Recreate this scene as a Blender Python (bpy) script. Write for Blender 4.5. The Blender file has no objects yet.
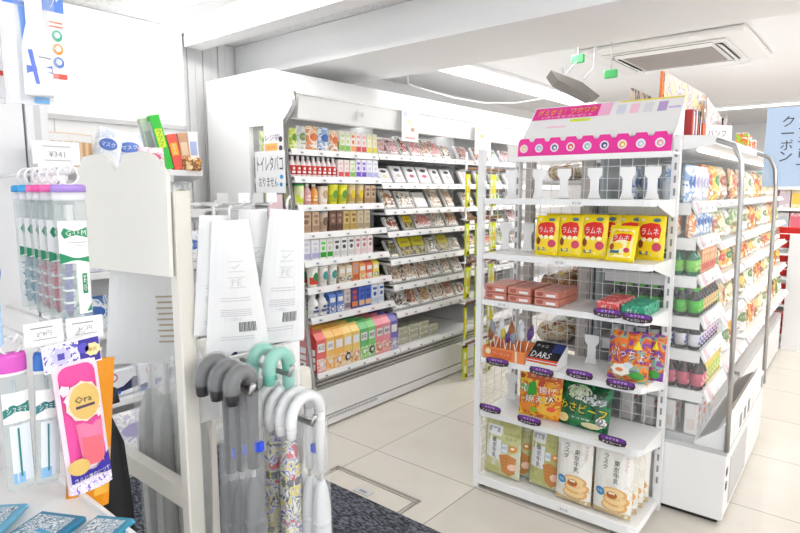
import bpy, math, random
from mathutils import Vector, Matrix
random.seed(7)
S = bpy.context.scene
COL = S.collection
R = math.radians
V = Vector
# ------------------------------------------------------------------ camera
F = 584.0; PITCH = math.atan(76/584.0); YAW = R(39.94); CH = 1.34
cd = bpy.data.cameras.new('camera'); cam = bpy.data.objects.new('camera', cd); COL.objects.link(cam)
cd.sensor_width = 36; cd.lens = 36*F/800; cd.clip_start = .02
cam.location = (0, 0, CH); cam.rotation_euler = (math.pi/2-PITCH, 0, YAW)
S.camera = cam
fw = V((-math.sin(YAW)*math.cos(PITCH), math.cos(YAW)*math.cos(PITCH), -math.sin(PITCH)))
rt = V((math.cos(YAW), math.sin(YAW), 0)); upv = rt.cross(fw)
C0 = V((0, 0, CH))
def pray(x, y): return fw*F+rt*(x-400)+upv*(266.5-y)
def on(x, y, p, n):
    d = pray(x, y); n = V(n); return C0+d*((V(p)-C0).dot(n)/d.dot(n))
def onX(x, y, X): return on(x, y, (X, 0, 0), (1, 0, 0))
def onY(x, y, Y): return on(x, y, (0, Y, 0), (0, 1, 0))
def onZ(x, y, Z): return on(x, y, (0, 0, Z), (0, 0, 1))
def atD(x, y, d): return C0+pray(x, y)*(d/F)
TH = R(1.6)
G0 = V((-1.33, 2.16, 0))
GM = Matrix.Translation(G0) @ Matrix.Rotation(TH, 4, 'Z')
def gl(u, v, z): return GM @ V((u, v, z))
# ------------------------------------------------------------------ materials
MATS = {}
def mat(name, c, rough=.5, metal=0, alpha=1, emit=0, bump=0, bscale=60, spec=.5, trans=0, vary=0, vscale=8):
    if name in MATS: return MATS[name]
    m = bpy.data.materials.new(name); m.use_nodes = True; nt = m.node_tree; b = nt.nodes['Principled BSDF']
    b.inputs['Base Color'].default_value = (*c, 1); b.inputs['Roughness'].default_value = rough
    b.inputs['Metallic'].default_value = metal; b.inputs['Alpha'].default_value = alpha
    b.inputs['Specular IOR Level'].default_value = spec
    b.inputs['Transmission Weight'].default_value = trans
    if emit:
        b.inputs['Emission Color'].default_value = (*c, 1); b.inputs['Emission Strength'].default_value = emit
    if bump or vary:
        tc = nt.nodes.new('ShaderNodeTexCoord'); n = nt.nodes.new('ShaderNodeTexNoise'); n.inputs['Scale'].default_value = bscale if bump else vscale
        nt.links.new(tc.outputs['Object'], n.inputs['Vector'])
        if bump:
            bp = nt.nodes.new('ShaderNodeBump'); bp.inputs['Strength'].default_value = bump; bp.inputs['Distance'].default_value = .01
            nt.links.new(n.outputs['Fac'], bp.inputs['Height']); nt.links.new(bp.outputs['Normal'], b.inputs['Normal'])
        if vary:
            n2 = nt.nodes.new('ShaderNodeTexNoise'); n2.inputs['Scale'].default_value = vscale
            nt.links.new(tc.outputs['Object'], n2.inputs['Vector'])
            mx = nt.nodes.new('ShaderNodeMix'); mx.data_type = 'RGBA'
            mx.inputs[6].default_value = (*[k*(1-vary) for k in c], 1); mx.inputs[7].default_value = (*[min(1, k*(1+vary)) for k in c], 1)
            nt.links.new(n2.outputs['Fac'], mx.inputs[0]); nt.links.new(mx.outputs[2], b.inputs['Base Color'])
    MATS[name] = m; return m
def h(s):
    s = s.lstrip('#'); v = [int(s[i:i+2], 16)/255 for i in (0, 2, 4)]
    return tuple(x/12.92 if x <= .04045 else ((x+.055)/1.055)**2.4 for x in v)
def pl(hexc, rough=.45): return mat('plastic_'+hexc, h(hexc), rough)
def pr(cols, scale=40, rough=.4, alpha=1, stretch=(1, 1, 1)):
    """printed film: patches of several inks, shifted per object"""
    name = 'print_'+'_'.join(cols)+str(scale)+str(alpha)+str(stretch[0])
    if name in MATS: return MATS[name]
    m = bpy.data.materials.new(name[:60]); m.use_nodes = True; nt = m.node_tree; b = nt.nodes['Principled BSDF']
    tc = nt.nodes.new('ShaderNodeTexCoord'); oi = nt.nodes.new('ShaderNodeObjectInfo')
    ml = nt.nodes.new('ShaderNodeMath'); ml.operation = 'MULTIPLY'; ml.inputs[1].default_value = 7.3
    ad = nt.nodes.new('ShaderNodeVectorMath'); ad.operation = 'ADD'
    mp = nt.nodes.new('ShaderNodeMapping'); mp.inputs['Scale'].default_value = stretch
    nz = nt.nodes.new('ShaderNodeTexNoise'); nz.inputs['Scale'].default_value = scale; nz.inputs['Detail'].default_value = 3; nz.inputs['Distortion'].default_value = .6
    rp = nt.nodes.new('ShaderNodeValToRGB'); rp.color_ramp.interpolation = 'CONSTANT'
    n = len(cols)
    while len(rp.color_ramp.elements) < n: rp.color_ramp.elements.new(.5)
    for i, c in enumerate(cols):
        e = rp.color_ramp.elements[i]; e.position = 0 if i == 0 else .5+(i-n/2)*.34/n; e.color = (*h(c), 1)
    L = nt.links.new
    L(oi.outputs['Random'], ml.inputs[0]); L(tc.outputs['Object'], mp.inputs['Vector']); L(mp.outputs[0], ad.inputs[0]); L(ml.outputs[0], ad.inputs[1])
    L(ad.outputs[0], nz.inputs['Vector']); L(nz.outputs['Fac'], rp.inputs['Fac']); L(rp.outputs['Color'], b.inputs['Base Color'])
    b.inputs['Roughness'].default_value = rough; b.inputs['Alpha'].default_value = alpha
    MATS[name] = m; return m
WHITE = mat('white_enamel', (.87, .87, .87), .35)
WPAPER = mat('white_paper', (.86, .86, .86), .7)
GREYW = mat('grey_enamel', (.55, .55, .56), .4)
CHROME = mat('brushed_steel', (.5, .49, .48), .3, .9)
GLASS = mat('clear_glass', (.93, .97, .97), .05, 0, .12)
CLEAR = mat('smooth_clear', h('d4e2e0'), .12, 0, .3)
FILM = mat('clear_film', (.9, .92, .93), .2, 0, .2, bump=.5, bscale=30)
MILKY = mat('milky_vinyl', (.88, .89, .9), .3, 0, .86, bump=.35, bscale=14)
BLACK = mat('black_plastic', (.015, .015, .017), .4)
DARK = mat('dark_ink', (.04, .04, .05), .6)
GINK = mat('grey_ink', (.3, .3, .32), .6)
CASEIN = mat('case_lining', (.36, .36, .36), .5)
# ------------------------------------------------------------------ text cache
TXT = {}
def textmesh(s):
    if s in TXT: return TXT[s]
    c = bpy.data.curves.new('t', 'FONT'); c.body = s; c.align_x = 'CENTER'; c.align_y = 'CENTER'; c.resolution_u = 1; c.size = 1
    o = bpy.data.objects.new('t', c); COL.objects.link(o)
    bpy.context.view_layer.update()
    me = bpy.data.meshes.new_from_object(o.evaluated_get(bpy.context.evaluated_depsgraph_get()))
    vs = [(v.co.x, v.co.y) for v in me.vertices]; fs = [tuple(p.vertices) for p in me.polygons]
    bpy.data.objects.remove(o); bpy.data.curves.remove(c); bpy.data.meshes.remove(me)
    if vs:
        cy = (min(v[1] for v in vs)+max(v[1] for v in vs))/2; cx = (min(v[0] for v in vs)+max(v[0] for v in vs))/2
        vs = [(x-cx, y-cy) for x, y in vs]
    TXT[s] = (vs, fs); return TXT[s]
# ------------------------------------------------------------------ mesh builder
class MB:
    def __init__(s): s.v = []; s.f = []; s.mi = []; s.ms = []; s.M = Matrix(); s.sm = []
    def m(s, m):
        if m not in s.ms: s.ms.append(m)
        return s.ms.index(m)
    def add(s, vs, fs, m, smooth=False):
        o = len(s.v); s.v += [tuple(s.M @ V(p)) for p in vs]; i = s.m(m)
        for f in fs: s.f.append(tuple(o+k for k in f)); s.mi.append(i); s.sm.append(smooth)
        return s
    def box(s, x0, x1, y0, y1, z0, z1, m):
        vs = [(x, y, z) for z in (z0, z1) for y in (y0, y1) for x in (x0, x1)]
        return s.add(vs, [(0, 2, 3, 1), (4, 5, 7, 6), (0, 1, 5, 4), (2, 6, 7, 3), (0, 4, 6, 2), (1, 3, 7, 5)], m)
    def bbox(s, x0, x1, y0, y1, z0, z1, m, b=.006):
        """box with chamfered edges"""
        X = (x0, x0+b, x1-b, x1); Y = (y0, y0+b, y1-b, y1); Z = (z0, z0+b, z1-b, z1)
        import itertools
        vs = []; idx = {}
        for a, bb, c in itertools.product((0, 1), repeat=3):
            xo, xi = (x0, x0+b) if a == 0 else (x1, x1-b); yo, yi = (y0, y0+b) if bb == 0 else (y1, y1-b); zo, zi = (z0, z0+b) if c == 0 else (z1, z1-b)
            idx[(a, bb, c, 0)] = len(vs); vs.append((xo, yi, zi)); idx[(a, bb, c, 1)] = len(vs); vs.append((xi, yo, zi)); idx[(a, bb, c, 2)] = len(vs); vs.append((xi, yi, zo))
        I = idx; fs = []
        for a in (0, 1):
            q = [I[(a, 0, 0, 0)], I[(a, 1, 0, 0)], I[(a, 1, 1, 0)], I[(a, 0, 1, 0)]]; fs.append(tuple(q if a else q[::-1]))
            q = [I[(0, a, 0, 1)], I[(1, a, 0, 1)], I[(1, a, 1, 1)], I[(0, a, 1, 1)]]; fs.append(tuple(q[::-1] if a else q))
            q = [I[(0, 0, a, 2)], I[(1, 0, a, 2)], I[(1, 1, a, 2)], I[(0, 1, a, 2)]]; fs.append(tuple(q if a else q[::-1]))
            for c in (0, 1):
                fs.append((I[(a, c, 0, 0)], I[(a, c, 1, 0)], I[(a, c, 1, 1)], I[(a, c, 0, 1)]))
                fs.append((I[(a, 0, c, 0)], I[(a, 1, c, 0)], I[(a, 1, c, 2)], I[(a, 0, c, 2)]))
                fs.append((I[(0, a, c, 1)], I[(1, a, c, 1)], I[(1, a, c, 2)], I[(0, a, c, 2)]))
        for k in itertools.product((0, 1), repeat=3): fs.append((I[(*k, 0)], I[(*k, 1)], I[(*k, 2)]))
        return s.add(vs, fs, m)
    def extr(s, pts, d, m):
        """closed polygon (3d points) swept by vector d"""
        n = len(pts); d = V(d); vs = [V(p) for p in pts]+[V(p)+d for p in pts]
        fs = [tuple(range(n))[::-1], tuple(range(n, 2*n))]+[(i, (i+1) % n, n+(i+1) % n, n+i) for i in range(n)]
        return s.add(vs, fs, m)
    def tube(s, pts, r, m, n=8, closed=False):
        pts = [V(p) for p in pts]; rs = r if isinstance(r, (list, tuple)) else [r]*len(pts)
        vs = []; fs = []; prev = None; N = len(pts)
        for i, p in enumerate(pts):
            t = (pts[min(i+1, N-1)]-pts[max(i-1, 0)]).normalized()
            if prev is None: a = t.orthogonal().normalized()
            else: a = (prev-t*prev.dot(t)).normalized()
            prev = a; b = t.cross(a)
            for k in range(n):
                w = 2*math.pi*k/n; vs.append(p+(a*math.cos(w)+b*math.sin(w))*rs[i])
        for i in range(N-1):
            for k in range(n): fs.append((i*n+k, i*n+(k+1) % n, (i+1)*n+(k+1) % n, (i+1)*n+k))
        fs += [tuple(range(n))[::-1], tuple(range((N-1)*n, N*n))]
        return s.add(vs, fs, m, n > 4)
    def lathe(s, prof, m, n=14, c=(0, 0), sx=1, sy=1, wob=0):
        vs = []; fs = []
        for r, z in prof:
            for k in range(n):
                w = 2*math.pi*k/n; q = r*(1+(wob if k % 2 else -wob)); vs.append((c[0]+q*math.cos(w)*sx, c[1]+q*math.sin(w)*sy, z))
        for i in range(len(prof)-1):
            for k in range(n): fs.append((i*n+k, i*n+(k+1) % n, (i+1)*n+(k+1) % n, (i+1)*n+k))
        fs += [tuple(range(n))[::-1], tuple(range((len(prof)-1)*n, len(prof)*n))]
        return s.add(vs, fs, m, True)
    def patch(s, mp, x0, x1, z0, z1, m, nx=1, nz=1):
        vs = [mp(x0+(x1-x0)*i/nx, z0+(z1-z0)*j/nz) for j in range(nz+1) for i in range(nx+1)]
        fs = [(j*(nx+1)+i, j*(nx+1)+i+1, (j+1)*(nx+1)+i+1, (j+1)*(nx+1)+i) for j in range(nz) for i in range(nx)]
        return s.add(vs, fs, m)
    def disc(s, mp, cx, cz, rx, rz, m, n=18, sc=0):
        pts = []
        for k in range(n):
            w = 2*math.pi*k/n; q = 1+(sc if k % 2 else -sc); pts.append((cx+rx*q*math.cos(w), cz+rz*q*math.sin(w)))
        return s.poly(mp, pts, m, (cx, cz), 2 if n < 14 else 3)
    def poly(s, mp, pts, m, c=None, rings=3):
        n = len(pts); cx, cz = c or (sum(p[0] for p in pts)/n, sum(p[1] for p in pts)/n)
        vs = [mp(cx, cz)]+[mp(cx+(x-cx)*j/rings, cz+(z-cz)*j/rings) for j in range(1, rings+1) for x, z in pts]
        fs = [(0, 1+k, 1+(k+1) % n) for k in range(n)]
        for j in range(rings-1):
            o = 1+j*n; fs += [(o+k, o+n+k, o+n+(k+1) % n, o+(k+1) % n) for k in range(n)]
        return s.add(vs, fs, m)
    def text(s, t, mp, cx, cz, hgt, m, wid=None, rot=0, vert=False):
        if vert:
            for i, ch in enumerate(t): s.text(ch, mp, cx, cz+hgt*(len(t)-1)/2-i*hgt, hgt*.92, m)
            return s
        vs, fs = textmesh(t)
        if not vs: return s
        H = max(v[1] for v in vs)-min(v[1] for v in vs); W = max(v[0] for v in vs)-min(v[0] for v in vs)
        ky = hgt/max(H, .05) if len(t) > 1 else hgt/max(H, W, .05); kx = (wid/W) if wid else ky
        c, q = math.cos(rot), math.sin(rot)
        return s.add([mp(cx+x*kx*c-y*ky*q, cz+x*kx*q+y*ky*c) for x, y in vs], fs, m)
    def mesh(s, name):
        me = bpy.data.meshes.new(name); me.from_pydata(s.v, [], s.f)
        for m in s.ms: me.materials.append(m)
        me.polygons.foreach_set('material_index', s.mi); me.polygons.foreach_set('use_smooth', s.sm); me.update(); return me
    def build(s, name, parent=None, M=None, **kw): return obj(name, s.mesh(name), parent, M, **kw)
def obj(name, me, parent=None, M=None, label=None, cat=None, group=None, kind=None):
    o = bpy.data.objects.new(name, me); COL.objects.link(o)
    if parent is not None: o.parent = parent
    if M is not None: o.matrix_local = M
    if label:
        o['label'] = label
        if cat and not 4 <= len(label.split()) <= 16: print('LABEL LEN', len(label.split()), label)
    if cat: o['category'] = cat
    if group: o['group'] = group
    if kind: o['kind'] = kind
    return o
def thing(name, label, cat, M=None, group=None): return obj(name, None, None, M, label, cat, group)
def T(p, rz=0, rx=0, ry=0, sc=1):
    return Matrix.Translation(V(p)) @ Matrix.Rotation(rz, 4, 'Z') @ Matrix.Rotation(ry, 4, 'Y') @ Matrix.Rotation(rx, 4, 'X') @ Matrix.Scale(sc, 4)
def rest(meshes, M, z):
    """M moved up or down so that the lowest point of the meshes sits on height z"""
    lo = min((M @ v.co).z for me in [m if not isinstance(m, tuple) else m[1] for m in meshes] for v in me.vertices)
    return Matrix.Translation((0, 0, z+.0012-lo)) @ M
def place(name, meshes, M, label, cat, group=None):
    """meshes: [main mesh, (part name, mesh), ...]"""
    o = obj(name, meshes[0], None, M, label, cat, group)
    for pn, me in meshes[1:]: obj(pn, me, o)
    return o
ORD = 'first second third fourth fifth sixth seventh eighth ninth tenth eleventh twelfth thirteenth fourteenth fifteenth sixteenth'.split()
def front(d): return lambda x, z: (x, -d/2-.0012, z)
def sidel(w): return lambda y, z: (-w/2-.0012, -y, z)       # face on local -x, read from outside
# ------------------------------------------------------------------ products (front looks to local -Y, base at z 0)
PC = {}
def memo(f):
    def g(*a):
        k = (f.__name__, a)
        if k not in PC: PC[k] = f(*a)
        return PC[k]
    return g
@memo
def carton(w, d, hh, body, side, art, fruit, txt=''):
    lt = lambda c: ''.join('%02x' % int(int(c[i:i+2], 16)*.74+255*.26) for i in (0, 2, 4)); body = lt(body); art = lt(art); b = MB(); s = hh*.8; B = pl(body); SD = pl(side)
    prof = [(-d/2, 0), (-d/2, s), (-d*.06, hh*.94), (d*.06, hh*.94), (d/2, s), (d/2, 0)]
    b.extr([(-w/2, y, z) for y, z in prof], (w, 0, 0), B)
    b.add([(-w/2-.0006, -y, z) for y, z in prof], [tuple(range(6))], SD)
    b.box(-w/2, w/2, -.002, .002, hh*.93, hh, B)
    f = front(d); A = pr([art, body, 'f4efe6', art, fruit], 45); Fm = pl(fruit)
    b.patch(f, -w/2, w/2, s*.03, s*.42, A); b.disc(f, 0, s*.25, w*.36, w*.36, Fm); b.disc(lambda x, z: (x, -d/2-.002, z), w*.03, s*.25, w*.2, w*.2, WPAPER if fruit != 'ffffff' else A)
    b.patch(f, -w*.38, w*.38, s*.62, s*.88, WPAPER)
    if txt: b.text(txt, lambda x, z: (x, -d/2-.002, z), 0, s*.75, s*.13, DARK, w*.6)
    g = sidel(w)
    for z0, z1 in ((.08, .26), (.32, .46), (.52, .7)): b.patch(g, -d*.34, d*.34, s*z0, s*z1, WPAPER)
    b.patch(lambda y, z: (-w/2-.002, -y, z), -d*.28, d*.1, s*.11, s*.2, DARK)
    return [b.mesh('juice_carton')]
@memo
def pack(w, d, hh, body, band, ink, txt='', fold=0):
    """plain upright carton with printed band"""
    b = MB(); b.bbox(-w/2, w/2, -d/2, d/2, 0, hh, pl(body), min(w, d)*.06)
    f = front(d)
    b.patch(f, -w*.44, w*.44, hh*.1, hh*.34, pl(band)); b.disc(f, 0, hh*.52, w*.24, hh*.11, pl(ink)); b.patch(f, -w*.3, w*.3, hh*.72, hh*.84, pl(ink))
    if txt: b.text(txt, lambda x, z: (x, -d/2-.002, z), 0, hh*.22, hh*.12, WPAPER, w*.7)
    b.patch(lambda y, z: (-w/2-.001, -y, z), -d*.3, d*.3, hh*.15, hh*.5, pl(band))
    return [b.mesh('drink_carton')]
@memo
def bottle(r, hh, body, cap, lab, ink, pet=0):
    b = MB(); n = 14
    b.lathe([(r*.85, 0), (r, hh*.04), (r, hh*.3), (r*.93, hh*.36), (r, hh*.42), (r, hh*.6), (r*.8, hh*.72), (r*.42, hh*.84), (r*.4, hh*.9)], pl(body, .2), n)
    b.lathe([(r*1.015, hh*.14), (r*1.015, hh*.56)], pl(lab), n)
    f = lambda x, z: (1.04*r*math.sin(x), -1.04*r*math.cos(x), z)
    b.patch(f, -.7, .7, hh*.2, hh*.3, pl(ink), 4, 1); b.disc(f, 0, hh*.42, .5, hh*.07, pl(ink), 10)
    c = MB(); c.lathe([(r*.48, hh*.88), (r*.5, hh*.9), (r*.5, hh*.98), (r*.44, hh)], pl(cap), n)
    return [b.mesh('drink_bottle'), ('cap', c.mesh('cap'))]
@memo
def cup(r, hh, body, lid, lab, ink):
    b = MB(); b.lathe([(r*.78, 0), (r*.8, hh*.03), (r, hh*.92)], pl(body), 16)
    f = lambda x, z: (r*(.82+.2*z/hh)*1.02*math.sin(x), -r*(.82+.2*z/hh)*1.02*math.cos(x), z)
    b.patch(f, -1.3, 1.3, hh*.15, hh*.5, pl(lab), 6, 1); b.disc(lambda x, z: V(f(x, z))*1+V((0, -.001, 0)), 0, hh*.52, .6, hh*.22, pl(ink), 12)
    c = MB(); c.lathe([(r*1.05, hh*.92), (r*1.06, hh*.95), (r*1.03, hh), (r*.3, hh*1.01)], pl(lid), 16)
    return [b.mesh('drink_cup'), ('lid', c.mesh('lid'))]
def bulge(w, hh, t, base=0):
    def g(x, z):
        a = max(0, 1-abs(2*x/w)**3); q = z/hh
        k = (min(1, q/.12) if base == 0 else 1)*max(0, min(1, (1-q)/.28))
        return t/2*(.08+.92*a*(k**.6 if k > 0 else 0))
    return g
@memo
def bag(w, hh, t, key, base=0, wav=0):
    """filled film bag; key picks artwork"""
    b = MB(); g = bulge(w, hh, t, base); nx, nz = 8, 12
    fr = lambda x, z: (x, -g(x, z)-.0015, z); bk = lambda x, z: (x, g(x, z), z)
    frr = lambda o: (lambda x, z: (x, -g(x, z)-.0015-o, z))
    art = ART[key]
    M = art['body']
    rim = [(x, z) for x, z in [(-w/2+w*i/nx, 0) for i in range(nx+1)]+[(w/2, hh*j/nz) for j in range(1, nz+1)]+[(w/2-w*i/nx, hh) for i in range(1, nx+1)]+[(-w/2, hh-hh*j/nz) for j in range(1, nz)]]
    b.patch(fr, -w/2, w/2, 0, hh, M, nx, nz); b.patch(bk, w/2, -w/2, 0, hh, M, nx, nz)
    n = len(rim); vs = [fr(*p) for p in rim]+[bk(*p) for p in rim]
    b.add(vs, [(i, n+i, n+(i+1) % n, (i+1) % n) for i in range(n)], art.get('side', M))
    art['draw'](b, w, hh, frr)
    return [b.mesh('snack_bag')]
ART = {}
def art(key, body, draw, side=None):
    ART[key] = dict(body=body, draw=draw); 
    if side: ART[key]['side'] = side
def d_lamune(b, w, H, F_):
    f = F_(.001); g = F_(.002); k = F_(.003)
    b.poly(f, [(-w*.36, H*.55), (-w*.4, H*.72), (-w*.3, H*.8), (0, H*.84), (w*.3, H*.82), (w*.38, H*.7), (w*.34, H*.5), (w*.1, H*.46), (-w*.2, H*.47)], pl('e2231c'))
    b.text('ラムネ', g, 0, H*.64, H*.15, WPAPER, w*.62)
    for x in (-.2, .02, .24): b.disc(g, w*x, H*.46, w*.09, w*.08, pl('fff3c8'))
    b.disc(f, -w*.08, H*.25, w*.3, H*.12, pl('f6d21a'), 16, .15); b.patch(g, -w*.34, -w*.02, H*.12, H*.2, pl('3f6a78')); b.text('ブドウ糖', k, -w*.18, H*.16, H*.05, WPAPER, w*.26)
    b.disc(f, w*.26, H*.3, w*.16, H*.1, pl('c8395c')); b.patch(f, w*.05, w*.4, H*.08, H*.16, pl('ddd6a0')); b.disc(f, -w*.32, H*.36, w*.1, H*.1, pl('8a3a20'))
    b.disc(f, w*.2, H*.9, w*.14, H*.045, pl('5b7f8c')); b.disc(f, -w*.3, H*.9, w*.06, H*.03, WPAPER)
art('lamune', pl('f5dc12', .3), d_lamune)
def d_lamune2(b, w, H, F_):
    f = F_(.001); g = F_(.002)
    b.patch(f, -w*.4, w*.4, H*.1, H*.88, pl('f7eec2'), 3, 3)
    b.poly(g, [(-w*.3, H*.52), (-w*.3, H*.7), (0, H*.76), (w*.34, H*.74), (w*.34, H*.56)], pl('e2231c')); b.text('ラムネ', F_(.003), 0, H*.64, H*.13, WPAPER, w*.55)
    b.text('大人の', g, 0, H*.82, H*.05, pl('e2231c'), w*.5)
    b.disc(g, -w*.1, H*.4, w*.22, H*.1, pl('f6d21a'), 16, .15); b.disc(g, w*.24, H*.3, w*.1, H*.07, pl('c8395c')); b.patch(g, -w*.34, 0, H*.2, H*.28, pl('3f6a78')); b.disc(g, -w*.3, H*.38, w*.09, H*.09, pl('a44a20'))
art('lamune_front', pl('f5dc12', .3), d_lamune2)
def d_milk(cookie):
    def d(b, w, H, F_):
        f = F_(.001); g = F_(.002); k = F_(.003)
        b.text('東京牛乳', g, w*.12, H*.66, H*.085, DARK, vert=True); b.text('ラスク', g, -w*.18, H*.78, H*.075, DARK, vert=True)
        for i, (cx, cz) in enumerate(((.02, .17), (.06, .26), (.0, .35))):
            b.disc(F_(.001+i*.0006), w*(cx+.08), H*cz, w*.33, H*.09, pl('e3b06e')); b.disc(F_(.0014+i*.0006), w*(cx+.07), H*(cz+.008), w*.27, H*.065, pl('f2d49c'))
        b.disc(F_(.004), -w*.28, H*.34, w*.13, H*.06, pl('3b8fc9')); b.text('牛乳', F_(.005), -w*.28, H*.34, H*.04, WPAPER, w*.15)
        b.disc(F_(.004), w*.04, H*.33, w*.14, H*.05, pl('b5622b')); b.patch(F_(.0045), -w*.04, w*.12, H*.34, H*.37, pl('f7ead0'))
        b.patch(f, -w*.5, w*.5, 0, H*.08, pl('d9bf8a'), 6, 1)
        b.text('サクッと', g, w*.36, H*.8, H*.05, pl('d8909a'), vert=True)
        b.text('MILK RUSK', F_(.0045), w*.02, H*.1, H*.025, WPAPER, w*.4)
    return d
art('rusk', pr(['f1efe9', 'e9e6dd', 'f5f3ee'], 8), d_milk(1), pr(['d8c48e', 'e8e4d8', 'cbb676'], 25))
def d_matcha(b, w, H, F_):
    f = F_(.001); g = F_(.002); k = F_(.003)
    b.patch(f, -w*.42, w*.02, H*.34, H*.93, pl('e8e9e9'), 3, 4); b.patch(g, -w*.34, -w*.04, H*.82, H*.9, pl('a9adb5')); b.text('東京牛乳', g, -w*.16, H*.54, H*.095, DARK, vert=True)
    b.text('キャラメル', g, w*.27, H*.82, H*.05, pl('8a8f3a'), w*.4); b.text('ラスク', g, w*.27, H*.74, H*.05, pl('8a8f3a'), w*.3)
    b.patch(g, w*.05, w*.2, H*.5, H*.64, pl('dfe8ef')); b.text('牛乳', k, w*.125, H*.57, H*.05, pl('2f74b8'), w*.12); b.disc(g, w*.33, H*.57, w*.1, H*.06, pl('d9904a')); b.disc(k, w*.33, H*.58, w*.05, H*.025, pl('f7e4c0'))
    b.poly(g, [(-w*.02, H*.42), (w*.08, H*.14), (w*.24, H*.06), (w*.4, H*.12), (w*.42, H*.4), (w*.2, H*.47)], pl('c98748')); b.disc(k, w*.34, H*.24, w*.12, H*.06, pl('efc8b4'))
    for i in range(4): b.patch(k, w*.04, w*.34, H*(.2+.06*i), H*(.205+.06*i), pl('a9662c'), 2, 1)
    b.disc(f, -w*.2, H*.16, w*.2, H*.05, pl('b9bd74'))
art('caramel', pr(['b9b878', 'c8c890', 'd5d6c0'], 6), d_matcha, pr(['b4b66a', 'a3a55c', 'dcdcc8'], 20))
def d_wasabeef(b, w, H, F_):
    g = F_(.002); k = F_(.003)
    b.disc(F_(.001), -w*.1, H*.72, w*.26, H*.16, pr(['9fb98a', 'd8e2c8', '2f3a2f'], 60)); b.disc(F_(.001), w*.2, H*.62, w*.24, H*.12, pr(['d9dcdf', '8f9a94', '1d3f2a'], 60))
    b.text('山芳', F_(.0025), w*.05, H*.62, H*.1, WPAPER, w*.3); b.text('わさビーフ', F_(.0035), 0, H*.4, H*.2, pl('14532a'), w*.98, -.06); b.text('わさビーフ', F_(.0045), 0, H*.4, H*.18, pl('f4d31e'), w*.92, -.06)
    b.disc(g, 0, H*.19, w*.26, H*.085, pl('11713a')); b.text('わさび味', k, 0, H*.2, H*.05, WPAPER, w*.36); b.disc(g, -w*.36, H*.15, w*.12, H*.09, pl('e8cf8c')); b.disc(g, w*.2, H*.1, w*.18, H*.06, pl('d8cda0')); b.disc(g, w*.38, H*.2, w*.1, H*.1, pr(['2b2b2b', 'e6e6e0', '777'+'777'], 50))
art('wasabi', pr(['0f5a31', '0c4526', '157a42', '0f5a31'], 14, .25), d_wasabeef)
def d_shrimp(b, w, H, F_):
    g = F_(.002)
    b.patch(F_(.001), -w*.3, w*.46, H*.74, H*.9, pl('c9541b'), 4, 2); b.text('おつまみ', g, w*.08, H*.83, H*.09, pl('f3d9a0'), w*.6)
    b.poly(g, [(-w*.25, H*.66), (-w*.1, H*.72), (-w*.04, H*.5), (-w*.2, H*.36), (-w*.28, H*.45)], pl('2e9b2a')); b.text('揚げ', F_(.003), w*.2, H*.57, H*.14, WPAPER, w*.4); b.text('焼えび', F_(.004), w*.02, H*.38, H*.17, pl('3a1208'), w*.74, .1); b.text('焼えび', F_(.005), w*.02, H*.38, H*.15, WPAPER, w*.68, .1)
    b.disc(F_(.0015), -w*.28, H*.2, w*.2, H*.1, pl('e98a2b'), 14, .1); b.disc(F_(.0015), w*.2, H*.18, w*.24, H*.1, pl('e9b43b'), 14, .1); b.disc(g, w*.3, H*.22, w*.1, H*.05, pl('e6543a')); b.disc(g, -w*.1, H*.16, w*.1, H*.05, pl('8aa82a'))
    b.disc(F_(.0015), -w*.36, H*.55, w*.12, H*.08, pr(['e6e6e0', '6fae3a', '9a9a92'], 60))
art('prawn', pr(['e8a31b', 'd9611a', 'f2c22a', 'c23a16'], 18, .3), d_shrimp)
def d_puccho(b, w, H, F_):
    g = F_(.002)
    b.text('ぷっちょ', F_(.003), 0, H*.56, H*.26, pl('6b2a8c'), w*.92, -.12); b.text('ぷっちょ', F_(.004), 0, H*.56, H*.2, WPAPER, w*.82, -.12)
    b.poly(g, [(w*.12, H*.66), (w*.24, H*.86), (w*.34, H*.68)], pl('f3dc22')); b.disc(g, -w*.14, H*.22, w*.24, H*.12, pl('f3efe4'), 14, .1); b.disc(F_(.003), -w*.16, H*.22, w*.1, H*.04, pl('e08a50')); b.disc(g, w*.26, H*.14, w*.18, H*.09, pl('3d9c3a'), 14, .1); b.disc(g, w*.05, H*.33, w*.12, H*.06, pl('d9e0e4')); b.disc(g, -w*.2, H*.8, w*.2, H*.06, pl('e8792a'))
art('candy', pr(['7a3aa0', 'c9512a', 'e88a2a', '7fae9a', '8a3f9a'], 22, .3), d_puccho)
def d_plain(ink, txt):
    def d(b, w, H, F_):
        b.disc(F_(.001), 0, H*.55, w*.34, H*.16, pl(ink)); 
        if txt: b.text(txt, F_(.002), 0, H*.55, H*.12, WPAPER, w*.5)
        b.patch(F_(.001), -w*.3, w*.3, H*.14, H*.24, WPAPER, 3, 1)
    return d
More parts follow.
